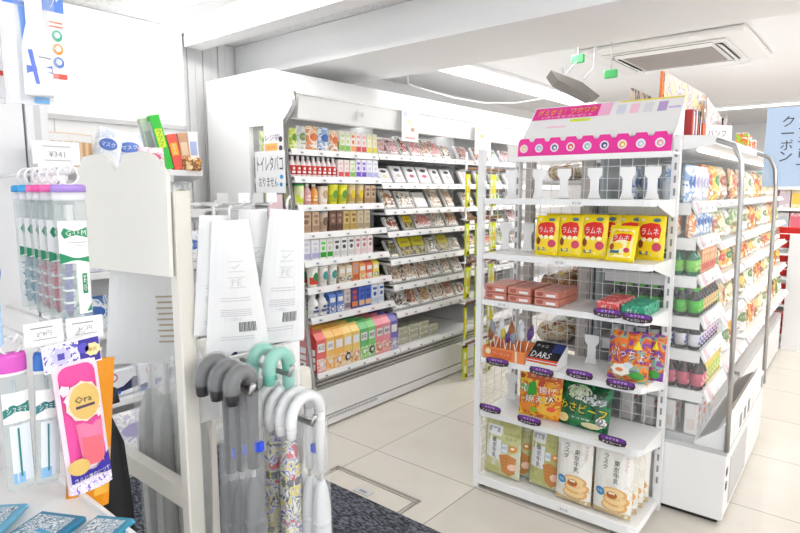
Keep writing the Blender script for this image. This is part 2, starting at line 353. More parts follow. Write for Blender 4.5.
for k, cols, ink, txt in (('chips_orange', ['e0902e', 'f0c060', 'c8541e', 'f2e2b0'], 'd83a1e', 'チップス'), ('chips_yellow', ['efd43a', 'f6ea9a', 'd8a020', 'f0dc60'], '3a8a3a', 'ポテト'),
                          ('chips_cream', ['e8dcc0', 'd0b080', 'f2ecdc', 'b88850'], 'a8522a', 'せんべい'), ('chips_green', ['8aae5a', 'dce4c8', 'c8a050', '5a8a3a'], 'e8e0c0', ''),
                          ('chips_white', ['ecebe6', 'cfd4d8', 'f4f3f0', 'b8a888'], '6a8a4a', 'うす塩'), ('chips_brown', ['8a5a34', 'b88858', 'd8c0a0', '6a3c22'], 'e8c860', ''),
                          ('pouch_blue', ['dfe9f4', '8fb2dc', 'f2f5f8', '4f7fc0'], '3a6ab8', ''), ('pouch_white', ['f0f0f2', 'dcdce6', 'f6f6f6', 'c8c8dc'], 'b8b0d8', ''),
                          ('pouch_pink', ['f3d8e0', 'f8eef2', 'e8a8bc', 'f2e0e4'], 'e05a80', ''), ('pouch_lime', ['d8e84a', 'f0f4c0', 'b8d030', 'e8f080'], '6aa020', ''),
                          ('pouch_orange', ['f2c8a0', 'f8eadc', 'e89a5a', 'f4e0c8'], 'e0702a', ''), ('mask', ['eef0f4', 'e0e6f0', 'f6f6f8', 'd4dcec'], '5a7ac8', 'マスク')):
    art(k, pr(cols, 16, .3), d_plain(ink, txt))
@memo
def tray(w, hh, cols, ink, lid=0):
    """flat chilled tray standing on edge, leaning back"""
    b = MB(); t = .02; b.bbox(-w/2, w/2, -t/2, t/2, 0, hh, pl('dcdcdc'), .004)
    b.patch(front(t), -w*.46, w*.46, hh*.04, hh*.96, pr(list(cols), 30)); f = lambda x, z: (x, -t/2-.003, z)
    if lid == 1: b.disc(f, 0, hh*.6, w*.4, hh*.34, pl('ebebee')); b.disc(lambda x, z: (x, -t/2-.004, z), 0, hh*.74, w*.25, hh*.1, DARK); b.disc(lambda x, z: (x, -t/2-.004, z), 0, hh*.4, w*.2, hh*.1, pl(ink))
    elif lid == 2: b.patch(f, -w*.4, w*.4, hh*.45, hh*.9, pl(ink)); b.patch(lambda x, z: (x, -t/2-.004, z), -w*.25, w*.25, hh*.62, hh*.74, pl('b8a030'))
    else: b.disc(f, 0, hh*.5, w*.33, hh*.3, pr([cols[1], ink, cols[0]], 60)); b.patch(f, -w*.34, w*.3, hh*.06, hh*.17, WPAPER); b.patch(f, -w*.1, w*.38, hh*.82, hh*.92, WPAPER)
    b.box(-w/2-.002, w/2+.002, -t/2+.006, t/2, hh*.0, hh+.002, pl('cfcfcf'))
    return [b.mesh('chilled_tray')]
@memo
def blockpack(w, d, hh, cols, ink):
    b = MB(); b.bbox(-w/2, w/2, -d/2, d/2, 0, hh, pr(list(cols), 35), .004)
    f = front(d); b.patch(f, -w*.42, w*.42, hh*.2, hh*.8, pl(ink)); b.patch(lambda x, y: (x, y, hh+.001), -w*.35, w*.35, -d*.35, d*.35, pl(ink))
    return [b.mesh('box')]
@memo
def wand(key):
    """narrow stick snack sachet hanging from its top hole"""
    w, hh = .062, .27; b = MB(); g = bulge(w, hh, .016); f = lambda x, z: (x, -g(x, z)-.0015, z)
    M = pl('d9e021') if key == 0 else pl('c9d61e')
    b.patch(f, -w/2, w/2, 0, hh, M, 4, 8); b.patch(lambda x, z: (x, g(x, z), z), w/2, -w/2, 0, hh, M, 4, 8)
    k = lambda x, z: (x, -g(x, z)-.0028, z)
    b.patch(k, -w*.28, -w*.02, hh*.2, hh*.8, pl('f3f3e2'), 2, 6); b.patch(lambda x, z: (x, -g(x, z)-.004, z), -w*.25, w*.3, hh*.4, hh*.6, pl('e8c81a'), 2, 2); b.patch(lambda x, z: (x, -g(x, z)-.004, z), -w*.1, w*.38, hh*.04, hh*.14, pl('7a5a2a'), 2, 1)
    b.patch(k, -w*.5, w*.5, hh*.93, hh, pl('6a3f2a'), 2, 1)
    return [b.mesh('snack_sachet')]

# ------------------------------------------------------------------ room
def struct(name, b, M=None): return b.build(name, None, M, kind='structure')
def tilemat():
    m = bpy.data.materials.new('floor_tiles'); m.use_nodes = True; nt = m.node_tree; b = nt.nodes['Principled BSDF']
    tc = nt.nodes.new('ShaderNodeTexCoord'); br = nt.nodes.new('ShaderNodeTexBrick'); br.offset = 0; br.squash = 1
    for k, v in (('Scale', 1), ('Brick Width', .605), ('Row Height', .605), ('Mortar Size', .0028), ('Mortar Smooth', .1), ('Bias', 0)): br.inputs[k].default_value = v
    br.inputs['Color1'].default_value = (*h('d9d3c9'), 1); br.inputs['Color2'].default_value = (*h('ddd8ce'), 1); br.inputs['Mortar'].default_value = (*h('a39d95'), 1)
    nz = nt.nodes.new('ShaderNodeTexNoise'); nz.inputs['Scale'].default_value = 5; nz.inputs['Detail'].default_value = 6
    mx = nt.nodes.new('ShaderNodeMix'); mx.data_type = 'RGBA'; mx.blend_type = 'MULTIPLY'; mx.inputs[0].default_value = .35
    rp = nt.nodes.new('ShaderNodeValToRGB'); rp.color_ramp.elements[0].position = .3; rp.color_ramp.elements[0].color = (.86, .84, .8, 1); rp.color_ramp.elements[1].position = .7
    L = nt.links.new
    L(tc.outputs['Object'], br.inputs['Vector']); L(tc.outputs['Object'], nz.inputs['Vector']); L(nz.outputs['Fac'], rp.inputs['Fac'])
    L(br.outputs['Color'], mx.inputs[6]); L(rp.outputs['Color'], mx.inputs[7]); L(mx.outputs[2], b.inputs['Base Color']); b.inputs['Roughness'].default_value = .22
    return m
def ceilmat():
    m = bpy.data.materials.new('ceiling_board'); m.use_nodes = True; nt = m.node_tree; b = nt.nodes['Principled BSDF']
    tc = nt.nodes.new('ShaderNodeTexCoord'); nz = nt.nodes.new('ShaderNodeTexNoise'); nz.inputs['Scale'].default_value = 45; nz.inputs['Detail'].default_value = 4; nz.inputs['Distortion'].default_value = 2
    rp = nt.nodes.new('ShaderNodeValToRGB'); rp.color_ramp.elements[0].position = .42; rp.color_ramp.elements[0].color = (.7, .7, .7, 1); rp.color_ramp.elements[1].position = .55; rp.color_ramp.elements[1].color = (.84, .84, .84, 1)
    br = nt.nodes.new('ShaderNodeTexBrick'); br.offset = .5
    for k, v in (('Scale', 1), ('Brick Width', .91), ('Row Height', .455), ('Mortar Size', .003), ('Bias', 0)): br.inputs[k].default_value = v
    br.inputs['Color1'].default_value = (1, 1, 1, 1); br.inputs['Color2'].default_value = (1, 1, 1, 1); br.inputs['Mortar'].default_value = (.75, .75, .75, 1)
    mx = nt.nodes.new('ShaderNodeMix'); mx.data_type = 'RGBA'; mx.blend_type = 'MULTIPLY'; mx.inputs[0].default_value = 1
    L = nt.links.new; L(tc.outputs['Object'], nz.inputs['Vector']); L(tc.outputs['Object'], br.inputs['Vector']); L(nz.outputs['Fac'], rp.inputs['Fac'])
    L(rp.outputs['Color'], mx.inputs[6]); L(br.outputs['Color'], mx.inputs[7]); L(mx.outputs[2], b.inputs['Base Color']); b.inputs['Roughness'].default_value = .9
    return m
CZ = 2.29
b = MB(); b.box(-2.3, 4.1, -3.8, 7.8, -.1, 0, tilemat()); struct('floor', b, T((-1.346, 2.137, 0)))
b = MB(); b.box(-3.6, 2.7, -1.6, 2.7, CZ, CZ+.1, ceilmat()); struct('ceiling', b)
b = MB(); b.box(-3.6, 2.7, 2.7, 9.8, CZ, CZ+.1, mat('ceiling_paint', (.85, .845, .845), .8, bump=.03, bscale=30)); struct('ceiling', b)
WALLM = mat('wall_paint', (.88, .88, .88), .6, bump=.05, bscale=80)
b = MB(); b.box(-3.6, -3.46, -1.6, 9.8, 0, CZ, WALLM); struct('wall_left', b)
b = MB(); b.box(-3.6, 2.7, 9.8, 9.9, 0, CZ, WALLM); struct('wall_back', b)
b = MB(); b.box(2.7, 2.8, -1.6, 9.8, 0, CZ, WALLM); struct('wall_right', b)
b = MB(); b.box(-3.455, -3.3, -1.6, 1.93, 0, CZ-.005, WALLM); b.box(-3.3, -3.285, -1.6, 1.93, 1.70, 1.725, GREYW)
for y in (-.6, .3, 1.2): b.box(-3.302, -3.2985, y, y+.004, 0, 1.7, GREYW)
struct('trim_1', b)
b = MB()
for i in range(8): b.box(-3.455, -3.44-.006*(i % 2), 1.935+.055*i, 1.985+.055*i, 0, CZ-.005, WALLM)
struct('trim_2', b)
b = MB(); b.box(-3.45, 2.65, 2.4, 3.03, 2.08, CZ-.003, WALLM); struct('trim_3', b)       # deep ceiling beam
b = MB(); b.box(-3.29, 2.65, 1.94, 2.06, 2.185, CZ-.003, WHITE); b.box(-3.29, 2.65, 1.93, 1.9395, 2.262, CZ-.003, GINK); struct('trim_4', b)   # shutter box; grey strip along its top paints the shadow gap
# entrance mat
def matmat():
    m = bpy.data.materials.new('charcoal_carpet'); m.use_nodes = True; nt = m.node_tree; b = nt.nodes['Principled BSDF']
    tc = nt.nodes.new('ShaderNodeTexCoord'); nz = nt.nodes.new('ShaderNodeTexNoise'); nz.inputs['Scale'].default_value = 110; nz.inputs['Detail'].default_value = 2
    mp = nt.nodes.new('ShaderNodeMapping'); mp.inputs['Scale'].default_value = (.45, 1.2, 1); mp.inputs['Rotation'].default_value = (0, 0, .5)
    rp = nt.nodes.new('ShaderNodeValToRGB'); rp.color_ramp.elements[0].position = .42; rp.color_ramp.elements[0].color = (*h('25282f'), 1); rp.color_ramp.elements[1].position = .62; rp.color_ramp.elements[1].color = (*h('6a6e78'), 1)
    bp = nt.nodes.new('ShaderNodeBump'); bp.inputs['Strength'].default_value = .6; bp.inputs['Distance'].default_value = .01
    L = nt.links.new; L(tc.outputs['Object'], mp.inputs['Vector']); L(mp.outputs[0], nz.inputs['Vector']); L(nz.outputs['Fac'], rp.inputs['Fac']); L(rp.outputs['Color'], b.inputs['Base Color'])
    L(nz.outputs['Fac'], bp.inputs['Height']); L(bp.outputs['Normal'], b.inputs['Normal']); b.inputs['Roughness'].default_value = .95; return m
b = MB(); b.bbox(-2.62, 1.2, .42, 1.742, 0, .012, matmat(), .004); b.build('entrance_mat', label='charcoal grey ribbed entrance carpet lying on the cream floor tiles', cat='mat')
# floor hatch
t = thing('floor_hatch', 'square floor access cover framed by double metal strips beside the charcoal mat', 'hatch', T((-1.72, 1.6, 0)))
b = MB()
for x0, x1, y0, y1 in ((-.255, .258, .278, .288), (-.255, .258, .262, .267), (-.255, -.247, -.3, .288), (.25, .258, -.3, .288), (-.238, -.234, -.3, .267), (.236, .24, -.3, .267)): b.box(x0, x1, y0, y1, .0005, .003, CHROME)
b.build('frame', t)
b = MB(); b.box(-.035, .055, .165, .205, .0005, .003, GREYW); b.box(-.01, .03, .178, .192, .003, .004, GINK); b.build('lift_plate', t, label='small grey metal lifting plate')
# ------------------------------------------------------------------ refrigerated wall case
def fx(z): return -2.372-(z-.34)/1.35*.198
Y0, Y1 = 2.095, 5.6
case = thing('refrigerated_display_case', 'long white open refrigerated display case full of drinks and chilled food along the wall', 'display case', T((0, 0, 0)))
b = MB(); b.box(-3.28, -2.66, Y0, Y1, 1.86, 2.0, WHITE); b.extr([(-2.66, Y0, 2.0), (-2.66, Y0, 1.86), (-2.5, Y0, 1.86)], (0, Y1-Y0, 0), WHITE); b.build('top_housing', case)
b = MB(); b.extr([(-2.49, Y0+.02, 1.725), (-2.475, Y0+.02, 1.85), (-2.52, Y0+.02, 1.86), (-2.60, Y0+.02, 1.855), (-2.60, Y0+.02, 1.735)], (0, Y1-Y0-.04, 0), WHITE)
b.box(-2.4745, -2.468, Y0+.02, Y1, 1.846, 1.852, CHROME); b.build('header_canopy', case)
b = MB(); b.box(-3.28, -3.2, Y0+.02, Y1, .25, 1.86, CASEIN); b.box(-3.2, -3.19, Y0+.02, Y1, .3, 1.8, CASEIN)
for yy in (2.83, 3.74): b.box(-3.19, -2.6, yy-.004, yy+.004, .60, 1.75, mat('divider_acrylic', (.8, .82, .84), .1, 0, .25))
b.build('back_panel', case)
b = MB(); b.box(-3.28, -2.40, Y0, Y1, .06, .30, GREYW); b.extr([(-2.40, Y0, .075), (-2.36, Y0, .075), (-2.352, Y0, .235), (-2.40, Y0, .245)], (0, Y1-Y0, 0), WHITE); b.build('front_panel', case)
b = MB()
for z0, z1, x in ((.247, .258, -2.352), (.268, .28, -2.350), (.29, .30, -2.354)): b.box(-2.40, x, Y0, Y1, z0, z1, CHROME)
b.box(-2.40, -2.366, Y0, Y1, .24, .305, GINK); b.build('bumper_rail', case, label='brushed steel bumper strips')
b = MB(); b.box(-3.2, -2.42, Y0+.01, Y1, 0.0, .06, BLACK); b.box(-2.42, -2.362, Y0, Y1, .012, .066, WHITE)
for k in range(40): b.box(-2.3625, -2.361, Y0+.03+.012*k, Y0+.036+.012*k, .045, .06, GINK)
b.build('kick_and_shade', case)
# end panel: solid rear part, glass front part, steel edge
b = MB(); b.extr([(-3.28, Y0-.03, .0), (-2.36, Y0-.03, .0), (-2.37, Y0-.03, .34), (-2.62, Y0-.03, .36), (-2.86, Y0-.03, .36), (-2.86, Y0-.03, 2.0), (-3.28, Y0-.03, 2.0)], (0, .03, 0), WHITE)
b.extr([(-2.86, Y0-.03, 1.70), (-2.565, Y0-.03, 1.70), (-2.475, Y0-.03, 1.79), (-2.475, Y0-.03, 1.86), (-2.66, Y0-.03, 2.0), (-2.86, Y0-.03, 2.0)], (0, .03, 0), WHITE); b.build('end_panel', case)
b = MB(); b.extr([(-2.86, Y0-.018, .36), (-2.375, Y0-.018, .34), (-2.57, Y0-.018, 1.70), (-2.86, Y0-.018, 1.70)], (0, .006, 0), GLASS); b.build('side_glass', case)
b = MB(); yy = Y0-.015; b.tube([(-2.36, yy, 0), (-2.352, yy, .06), (-2.352, yy, .24), (-2.372, yy, .34), (-2.572, yy, 1.69), (-2.5, yy, 1.74), (-2.475, yy, 1.79), (-2.475, yy, 1.86)], .012, CHROME, 6); b.build('edge_trim', case, label='brushed steel edge strip')
b = MB()
for z in (1.86, ): b.tube([(-2.57, Y0+.05, 1.745), (-2.57, Y1-.05, 1.745)], .009, mat('lit_tube', (1, .99, .97), emit=1.2), 8)
b.build('canopy_lamp', case)
LSH = [1.565, 1.412, 1.255, 1.10, .947, .795, .632, .322]; RSH = [1.568, 1.382, 1.212, 1.068, .888, .722, .548, .322]
def shelf(par, x1, ya, yb, z, xb=-3.19, tags=8):
    b = MB(); b.box(xb, x1, ya, yb, z-.014, z, WHITE); b.box(xb, x1-.005, ya, ya+.008, z-.03, z, WHITE); o = b.build('shelf', par)
    r = MB(); r.extr([(x1, ya, z+.006), (x1+.012, ya, z-.03), (x1+.004, ya, z-.03), (x1-.004, ya, z+.006)], (0, yb-ya, 0), WHITE)
    n = max(1, int((yb-ya)/.12))
    for i in range(n):
        y = ya+(yb-ya)*(i+.25+.3*random.random())/n; r.add([(x1+.0075, y, z-.002), (x1+.0145, y, z-.026), (x1+.0145, y+.05, z-.026), (x1+.0075, y+.05, z-.002)], [(0, 1, 2, 3)], random.choice([WPAPER, WPAPER, pl('f3e6e8'), pl('e8eef2')]))
        r.add([(x1+.0105, y+.01, z-.01), (x1+.0135, y+.01, z-.02), (x1+.0135, y+.03, z-.02), (x1+.0105, y+.03, z-.01)], [(0, 1, 2, 3)], GINK)
    r.build('price_rail', o)
for z in LSH: shelf(case, fx(z), Y0+.02, 2.825, z)
for z in RSH: shelf(case, fx(z), 2.835, 3.735, z)
for z in RSH: shelf(case, fx(z), 3.745, 4.66, z)
for z in RSH: shelf(case, fx(z), 4.67, Y1-.02, z)
ROWN = ['top shelf', 'second shelf', 'third shelf', 'fourth shelf', 'fifth shelf', 'sixth shelf', 'seventh shelf', 'bottom deck']
def crow(z, items, ya, rown, end, group, back=.045, depthrep=(), x=None):
    """items: (meshes, pitch, description, name, category)"""
    y = ya; seen = {}
    for me, w, desc, nm, cat in items:
        seen[desc] = seen.get(desc, 0)+1
    cnt = {}
    for me, w, desc, nm, cat in items:
        cnt[desc] = cnt.get(desc, 0)+1
        lab = desc+', '+rown+((', '+ORD[cnt[desc]-1]+' from '+end) if seen[desc] > 1 else '')
        xx = (fx(z) if x is None else x)-back
        nz = min([q for q in LSH if q > z+.02], default=9)-z-.035; tz = max(v.co.z for m_ in me for v in (m_[1] if isinstance(m_, tuple) else m_).vertices); SC = Matrix.Diagonal((1, 1, min(1, nz/tz), 1))
        place(nm, me, T((xx, y+w/2, z+.0015), math.pi/2+random.uniform(-.05, .05)) @ SC, lab, cat, group)
        if me is items[0][0] and z > .4:
            for q in (1, 2, 3): place(nm, me, T((xx-.09*q, y+w/2, z+.0015), math.pi/2+random.uniform(-.05, .05)) @ SC, desc+', '+rown+', behind, seen through end glass', cat, group+' seen through glass')
        for k, dx in enumerate(depthrep):
            place(nm, me, T((xx-dx, y+w/2, z+.0015), math.pi/2+random.uniform(-.04, .04)), desc+', '+rown+', behind front row', cat, group+' behind '+desc)
        y += w
ci = 'drink_carton'; bo = 'drink_bottle'; cu = 'drink_cup'; jc = 'juice_carton'
E_ = 'end glass'
def PK(w, hh, b_, ba, ink, desc): return (pack(w*.9, .05, hh, b_, ba, ink), w, desc, ci, 'drink carton')
def BT(r, hh, b_, c_, l_, i_, desc): return (bottle(r, hh, b_, c_, l_, i_), r*2.15, desc, bo, 'bottle')
def CP(r, hh, b_, ld, la, ink, desc): return (cup(r, hh, b_, ld, la, ink), r*2.25, desc, cu, 'cup')
def PB(w, hh, key, desc, nm='drink_pouch', cat='pouch'): return (bag(w*.94, hh, .04, key), w, desc, nm, cat)
r1 = [PB(.05, .12, 'pouch_lime', 'lime green jelly pouch')]+[PB(.07, .135, 'chips_white', 'white and green jelly pouch')]+[PB(.09, .14, 'pouch_orange', 'wide white pouch with orange print')]*1+[PB(.09, .14, 'pouch_blue', 'wide pale pouch with blue print')]+[PB(.07, .13, 'pouch_orange', 'white pouch with orange print')]+[PK(.045, .13, 'f2f2ea', '8ac84a', 'c8e08a', 'white carton with green band')]*2+[PK(.045, .13, 'f6efe8', 'f0a860', 'e87838', 'white carton with orange band')]*1+[PK(.05, .13, 'f4ecec', 'd84a4a', 'f0b0a8', 'white carton with red band')]*2+[PK(.05, .13, 'f6f4dc', 'e8dc50', 'f0e8a0', 'pale yellow carton')]*2
crow(LSH[0], r1, 2.14, ROWN[0], E_, 'drinks on the top case shelf')
r2 = [BT(.018, .12, 'f4e4e4', 'f4f4f4', 'd8302c', 'f4f0f0', 'small red yogurt drink bottle')]*9+[PK(.05, .11, 'f6e8e6', 'e04a4a', 'f0c8c8', 'white pack with pink band')]*2+[PK(.05, .11, 'e8f0dc', '7ab04a', 'c8dca0', 'pale green pack')]*1+[PK(.05, .125, 'efeaf8', '6a4ac8', '8a6ae0', 'purple printed carton')]*2+[PK(.055, .12, 'f4f4fa', 'b8b8e8', 'd8d8f0', 'white carton with lilac band')]*2
crow(LSH[1], r2, 2.12, ROWN[1], E_, 'drinks on the second case shelf')
r3 = [CP(.03, .12, 'e8f0b0', '1f9a4a', 'd8e83a', 'f0f0d8', 'green lidded cup')]+[BT(.023, .122, 'e8b0b8', 'f8f8f8', 'e8a8b0', 'f4e0e0', 'pink smoothie bottle')]+[BT(.024, .12, 'f0a860', 'f8f8f8', 'f0a030', 'f8e0c0', 'orange smoothie bottle')]+[CP(.035, .118, 'e8dcc8', '3a2a22', 'f0e8dc', 'c8a888', 'beige coffee cup with dark lid')]+[CP(.035, .118, 'e6e23a', 'e8e84a', 'b8c028', '5a9a3a', 'yellow coffee cup')]*2+[CP(.032, .12, 'd8c49a', 'd8c8a0', 'c8a860', 'e8d020', 'tan coffee cup with gold spot')]*2+[PK(.05, .115, 'cdb398', 'a8886a', '7a5a48', 'tan coffee carton')]*2
crow(LSH[2], r3, 2.13, ROWN[2], E_, 'drinks on the third case shelf')
r4 = [PK(.085, .12, 'c8a98a', 'b8957a', '8a6a54', 'wide tan latte carton')]+[PK(.06, .12, 'cbb097', 'a8886c', '9a7a60', 'tan latte carton')]+[CP(.034, .12, 'c8b49c', '9a9a98', 'b89a80', '7a6458', 'tan cup with grey lid')]+[PK(.055, .12, '7a5a4a', '5a3c30', 'a88a7a', 'dark brown coffee carton')]*2+[PK(.06, .12, 'd2b878', 'b89850', '8a6a34', 'golden tea carton')]*2+[PK(.06, .12, 'cfc0a4', 'a8987a', 'b8a888', 'greyish beige tea carton')]*2
crow(LSH[3], r4, 2.13, ROWN[3], E_, 'coffee cartons on the fourth case shelf')
r5 = [PK(.065, .125, 'f0f0f6', 'b8b4dc', 'd8d8e8', 'white soy milk carton')]*2+[PK(.055, .125, 'e8f0e8', '2faa3a', '68d060', 'white carton with bright green panel')]+[PK(.05, .125, 'eeeee8', '38a838', 'c8c8c0', 'white carton with green stripe')]+[PK(.06, .125, 'f0f0ee', 'd8d8d8', '50505a', 'plain white carton with dark emblem')]*3+[PK(.055, .125, 'f4ecec', 'f0d8d8', 'b87878', 'white carton with pink emblem')]*3
crow(LSH[4], r5, 2.12, ROWN[4], E_, 'white cartons on the fifth case shelf')
r6 = [CP(.033, .125, 'f0ece0', 'e8e4dc', 'd83a2a', '2f8a4a', 'cup with red and green circle')]+[CP(.033, .128, 'e8e6de', 'f0f0ee', 'd8d8d0', '3f9a98', 'white yogurt cup with teal logo')]*2+[(carton(.05, .05, .15, 'd8c4a0', 'c8b088', 'e8e0d0', 'b88850'), .056, 'small tan gable top carton', jc, 'carton')]*2+[PK(.06, .14, 'e8a070', 'd0683a', 'a8a8b0', 'orange and grey carton')]+[(carton(.055, .05, .15, 'f08a2a', 'e87820', 'f4d060', 'f8c020'), .06, 'small orange juice carton with gable top', jc, 'carton')]+[(carton(.055, .05, .15, 'e8432a', 'd8382a', 'f0a080', 'f8f0e0'), .06, 'small red juice carton with gable top', jc, 'carton')]+[(carton(.055, .05, .15, 'f0d830', 'e0c828', 'e8b020', '6aa83a'), .06, 'small yellow juice carton with gable top', jc, 'carton')]
crow(LSH[5], r6, 2.155, ROWN[5], E_, 'small juices on the sixth case shelf')
r7 = [BT(.03, .125, 'f0f0ee', 'f6f6f6', 'e8e6e0', '4a5a9a', 'white drinking yogurt bottle with blue print')]*2+[(carton(.055, .05, .145, '3a6ac8', '3a62b8', 'e8ecf6', '5a82d0'), .062, 'small blue and white milk carton', jc, 'carton')]*2+[PK(.06, .13, 'd8ccc8', '8a7a8a', 'b8a8a8', 'greyish milk tea carton')]+[PK(.06, .14, '5a4a8a', 'e88a3a', 'd8503a', 'dark carton with orange food print')]*1+[PK(.06, .14, '4a6ac8', 'e8c090', '3050a8', 'blue carton with dessert print')]*2+[PK(.06, .14, 'e8eef6', 'c8d4e8', '3a5ab0', 'white and blue milk pack')]*2
crow(LSH[6], r7, 2.14, ROWN[6], E_, 'milk drinks on the seventh case shelf')
W = .07; LC = lambda *a: carton(.067, .07, .235, *a)
def jlab(desc, c): return (LC(*c), W, desc, jc, 'carton')
fr = [jlab('large red litre juice carton', ('e04038', 'c8403c', 'e8a098', 'f0d8d0', 'ACE')), jlab('large orange litre juice carton', ('f4b03a', 'f2f0ea', 'f09020', 'f8b020', '100%')), jlab('large orange litre juice carton', ('f2a52c', 'f0b050', 'f8d890', 'f08a20')),
      jlab('large yellow litre carton with mixed fruit', ('f2c24a', 'f2e2b0', 'e89a5a', 'd8603a')), jlab('large yellow litre carton with mixed fruit', ('f2c24a', 'f2e2b0', 'e89a5a', 'd8603a')),
      jlab('large green litre juice carton', ('3cae48', '2f9a3c', '9ad85a', '78c83a', '野菜')), jlab('large green litre juice carton', ('58bc4a', '2f9a3c', 'a8d86a', '88c84a', '野菜')),
      jlab('large pink litre juice carton', ('e86a80', 'f4ece8', 'e8703a', 'e04a28', '朝')), jlab('large pink litre juice carton', ('e87888', 'f4ece8', 'e8703a', 'e04a28', '朝')),
      jlab('large indigo litre tea carton', ('4a40a8', '3c348c', '6a60c0', 'e8e8f0'))]
wd = sum(i[1] for i in fr)
crow(.322, fr, 2.125, 'bottom deck', E_, 'litre cartons on the bottom deck', .05, (.08, .16))
# white tofu style packs right of the cartons
tb = blockpack(.1, .09, .038, ('e4e2d8', 'c8c8b8', 'f0efe8'), 'b8b89a')
for k in range(4):
    for j in range(3 if k < 3 else 2):
        place('tofu_pack', tb, T((-2.47-.0*j, 2.93+.115*k, .323+.0385*j), math.pi/2+random.uniform(-.06, .06)), 'flat white food pack, %s column from the indigo carton, %s from the deck' % (ORD[k], ORD[j]), 'food pack', 'white packs stacked on the bottom deck')
        if j == 0: place('tofu_pack', tb, T((-2.6, 2.93+.115*k, .323+.0385*j), math.pi/2), 'flat white food pack behind the %s stack of packs on the deck' % ORD[k], 'food pack', 'white packs stacked on the bottom deck')
# chilled trays
TR = {1: [('c89aa0', 'e8d0d0', '8a5a5a'), 'pinkish meat'], 2: [('f0eef0', 'e8e8ec', 'd8d8de'), 'white'], 3: [('a8886a', 'e8e0d8', '6a4a3a'), 'brown and white'], 4: [('5a4a42', 'e8e8e4', 'a89a8a'), 'dark brown'], 5: [('2f2a28', 'a89a5a', '4a4440'), 'black'], 6: [('a87a5a', 'd8c8b8', '7a5040'), 'reddish brown'], 7: [('8a7a6a', 'd8d0c4', '5a3c30'), 'taupe']}
def trow(ri, specs, ya, yb, base, grp):
    z = RSH[ri]; n = len(specs); p = (yb-ya)/n; cnt = {}
    tot = {}
    for c, ink, lid, ww, hh in specs: tot[(c, lid)] = tot.get((c, lid), 0)+1
    for i, (c, ink, lid, ww, hh) in enumerate(specs):
        cnt[(c, lid)] = cnt.get((c, lid), 0)+1
        d = TR[c][1]+' chilled food tray'+{0: '', 1: ' with oval window', 2: ' with broad yellow label'}[lid]+', '+ROWN[ri]+' '+base
        if tot[(c, lid)] > 1: d += ', '+ORD[cnt[(c, lid)]-1]+' along'
        tm = tray(ww, hh, tuple(TR[c][0]), ink, lid)
        place('chilled_tray', tm, rest(tm, T((fx(z)-.05, ya+p*(i+.5), z+.006), math.pi/2+random.uniform(-.12, .12), -.5), z), d, 'food tray', grp)
A = 'of middle section'
trow(0, [(1, 'd8a8a0', 0, .12, .13), (1, 'e8c0c0', 0, .12, .13), (4, 'c86a6a', 0, .11, .15), (1, 'b87878', 0, .12, .16), (7, 'e0a898', 0, .12, .15), (1, 'd88a80', 0, .12, .15), (3, 'e8e8d8', 0, .1, .12)], 2.86, 3.72, A, 'trays in the middle section')
trow(1, [(2, 'e8dca8', 1, .14, .11), (2, 'c8b8b8', 1, .12, .13), (2, 'b8485a', 1, .12, .13), (2, 'd84a6a', 1, .12, .13), (2, 'e8c0c8', 1, .12, .12), (2, 'c8b8b8', 1, .12, .12)], 2.86, 3.72, A, 'trays in the middle section')
trow(2, [(3, 'a86a3a', 0, .12, .14), (4, 'f0e0d0', 0, .16, .13), (2, 'e8e4e0', 0, .15, .12), (6, 'e8e0e0', 0, .13, .15), (6, 'd8c0b8', 0, .12, .15)], 2.86, 3.72, A, 'trays in the middle section')
trow(3, [(4, 'b83a2a', 0, .12, .1), (5, 'e8c820', 2, .1, .11), (1, 'd8603a', 0, .18, .125), (3, 'e8e8e8', 0, .14, .12), (6, 'a86048', 0, .14, .12)], 2.86, 3.72, A, 'trays in the middle section')
trow(4, [(5, '3a3a30', 0, .1, .13), (5, 'd8d020', 2, .16, .15), (5, 'd8d020', 2, .16, .15), (4, '8a7a20', 0, .1, .12), (5, 'c8c030', 2, .15, .14), (7, '8a6a5a', 0, .12, .1)], 2.86, 3.72, A, 'trays in the middle section')
trow(5, [(7, 'b89878', 0, .13, .14), (3, 'd8c0a8', 0, .18, .15), (6, 'c8b0a0', 0, .12, .13), (7, 'd8d0d0', 0, .13, .15), (7, 'c8a890', 0, .13, .15), (7, 'b8a0a0', 0, .12, .15)], 2.86, 3.72, A, 'trays in the middle section')
trow(6, [(4, '8a7a70', 0, .14, .14), (7, 'c8603a', 0, .14, .15), (6, 'c89a50', 0, .12, .14), (3, 'c8b8a8', 0, .17, .15), (6, 'b87a70', 0, .13, .16), (4, 'a87030', 0, .12, .1)], 2.86, 3.72, A, 'trays in the middle section')
A = 'of far section'
for ri, c in ((0, (1, 6, 2, 1)), (1, (2, 2, 3, 2)), (2, (3, 6, 4, 2)), (3, (6, 3, 7, 1)), (4, (4, 6, 3, 7)), (5, (7, 6, 3, 4))):
    trow(ri, [(k, ['d8a080', 'e84a4a', '6ac83a', 'e8a8a0'][j], 0, .14, .12) for j, k in enumerate(c)], 3.78, 4.68, A, 'trays in the far section')
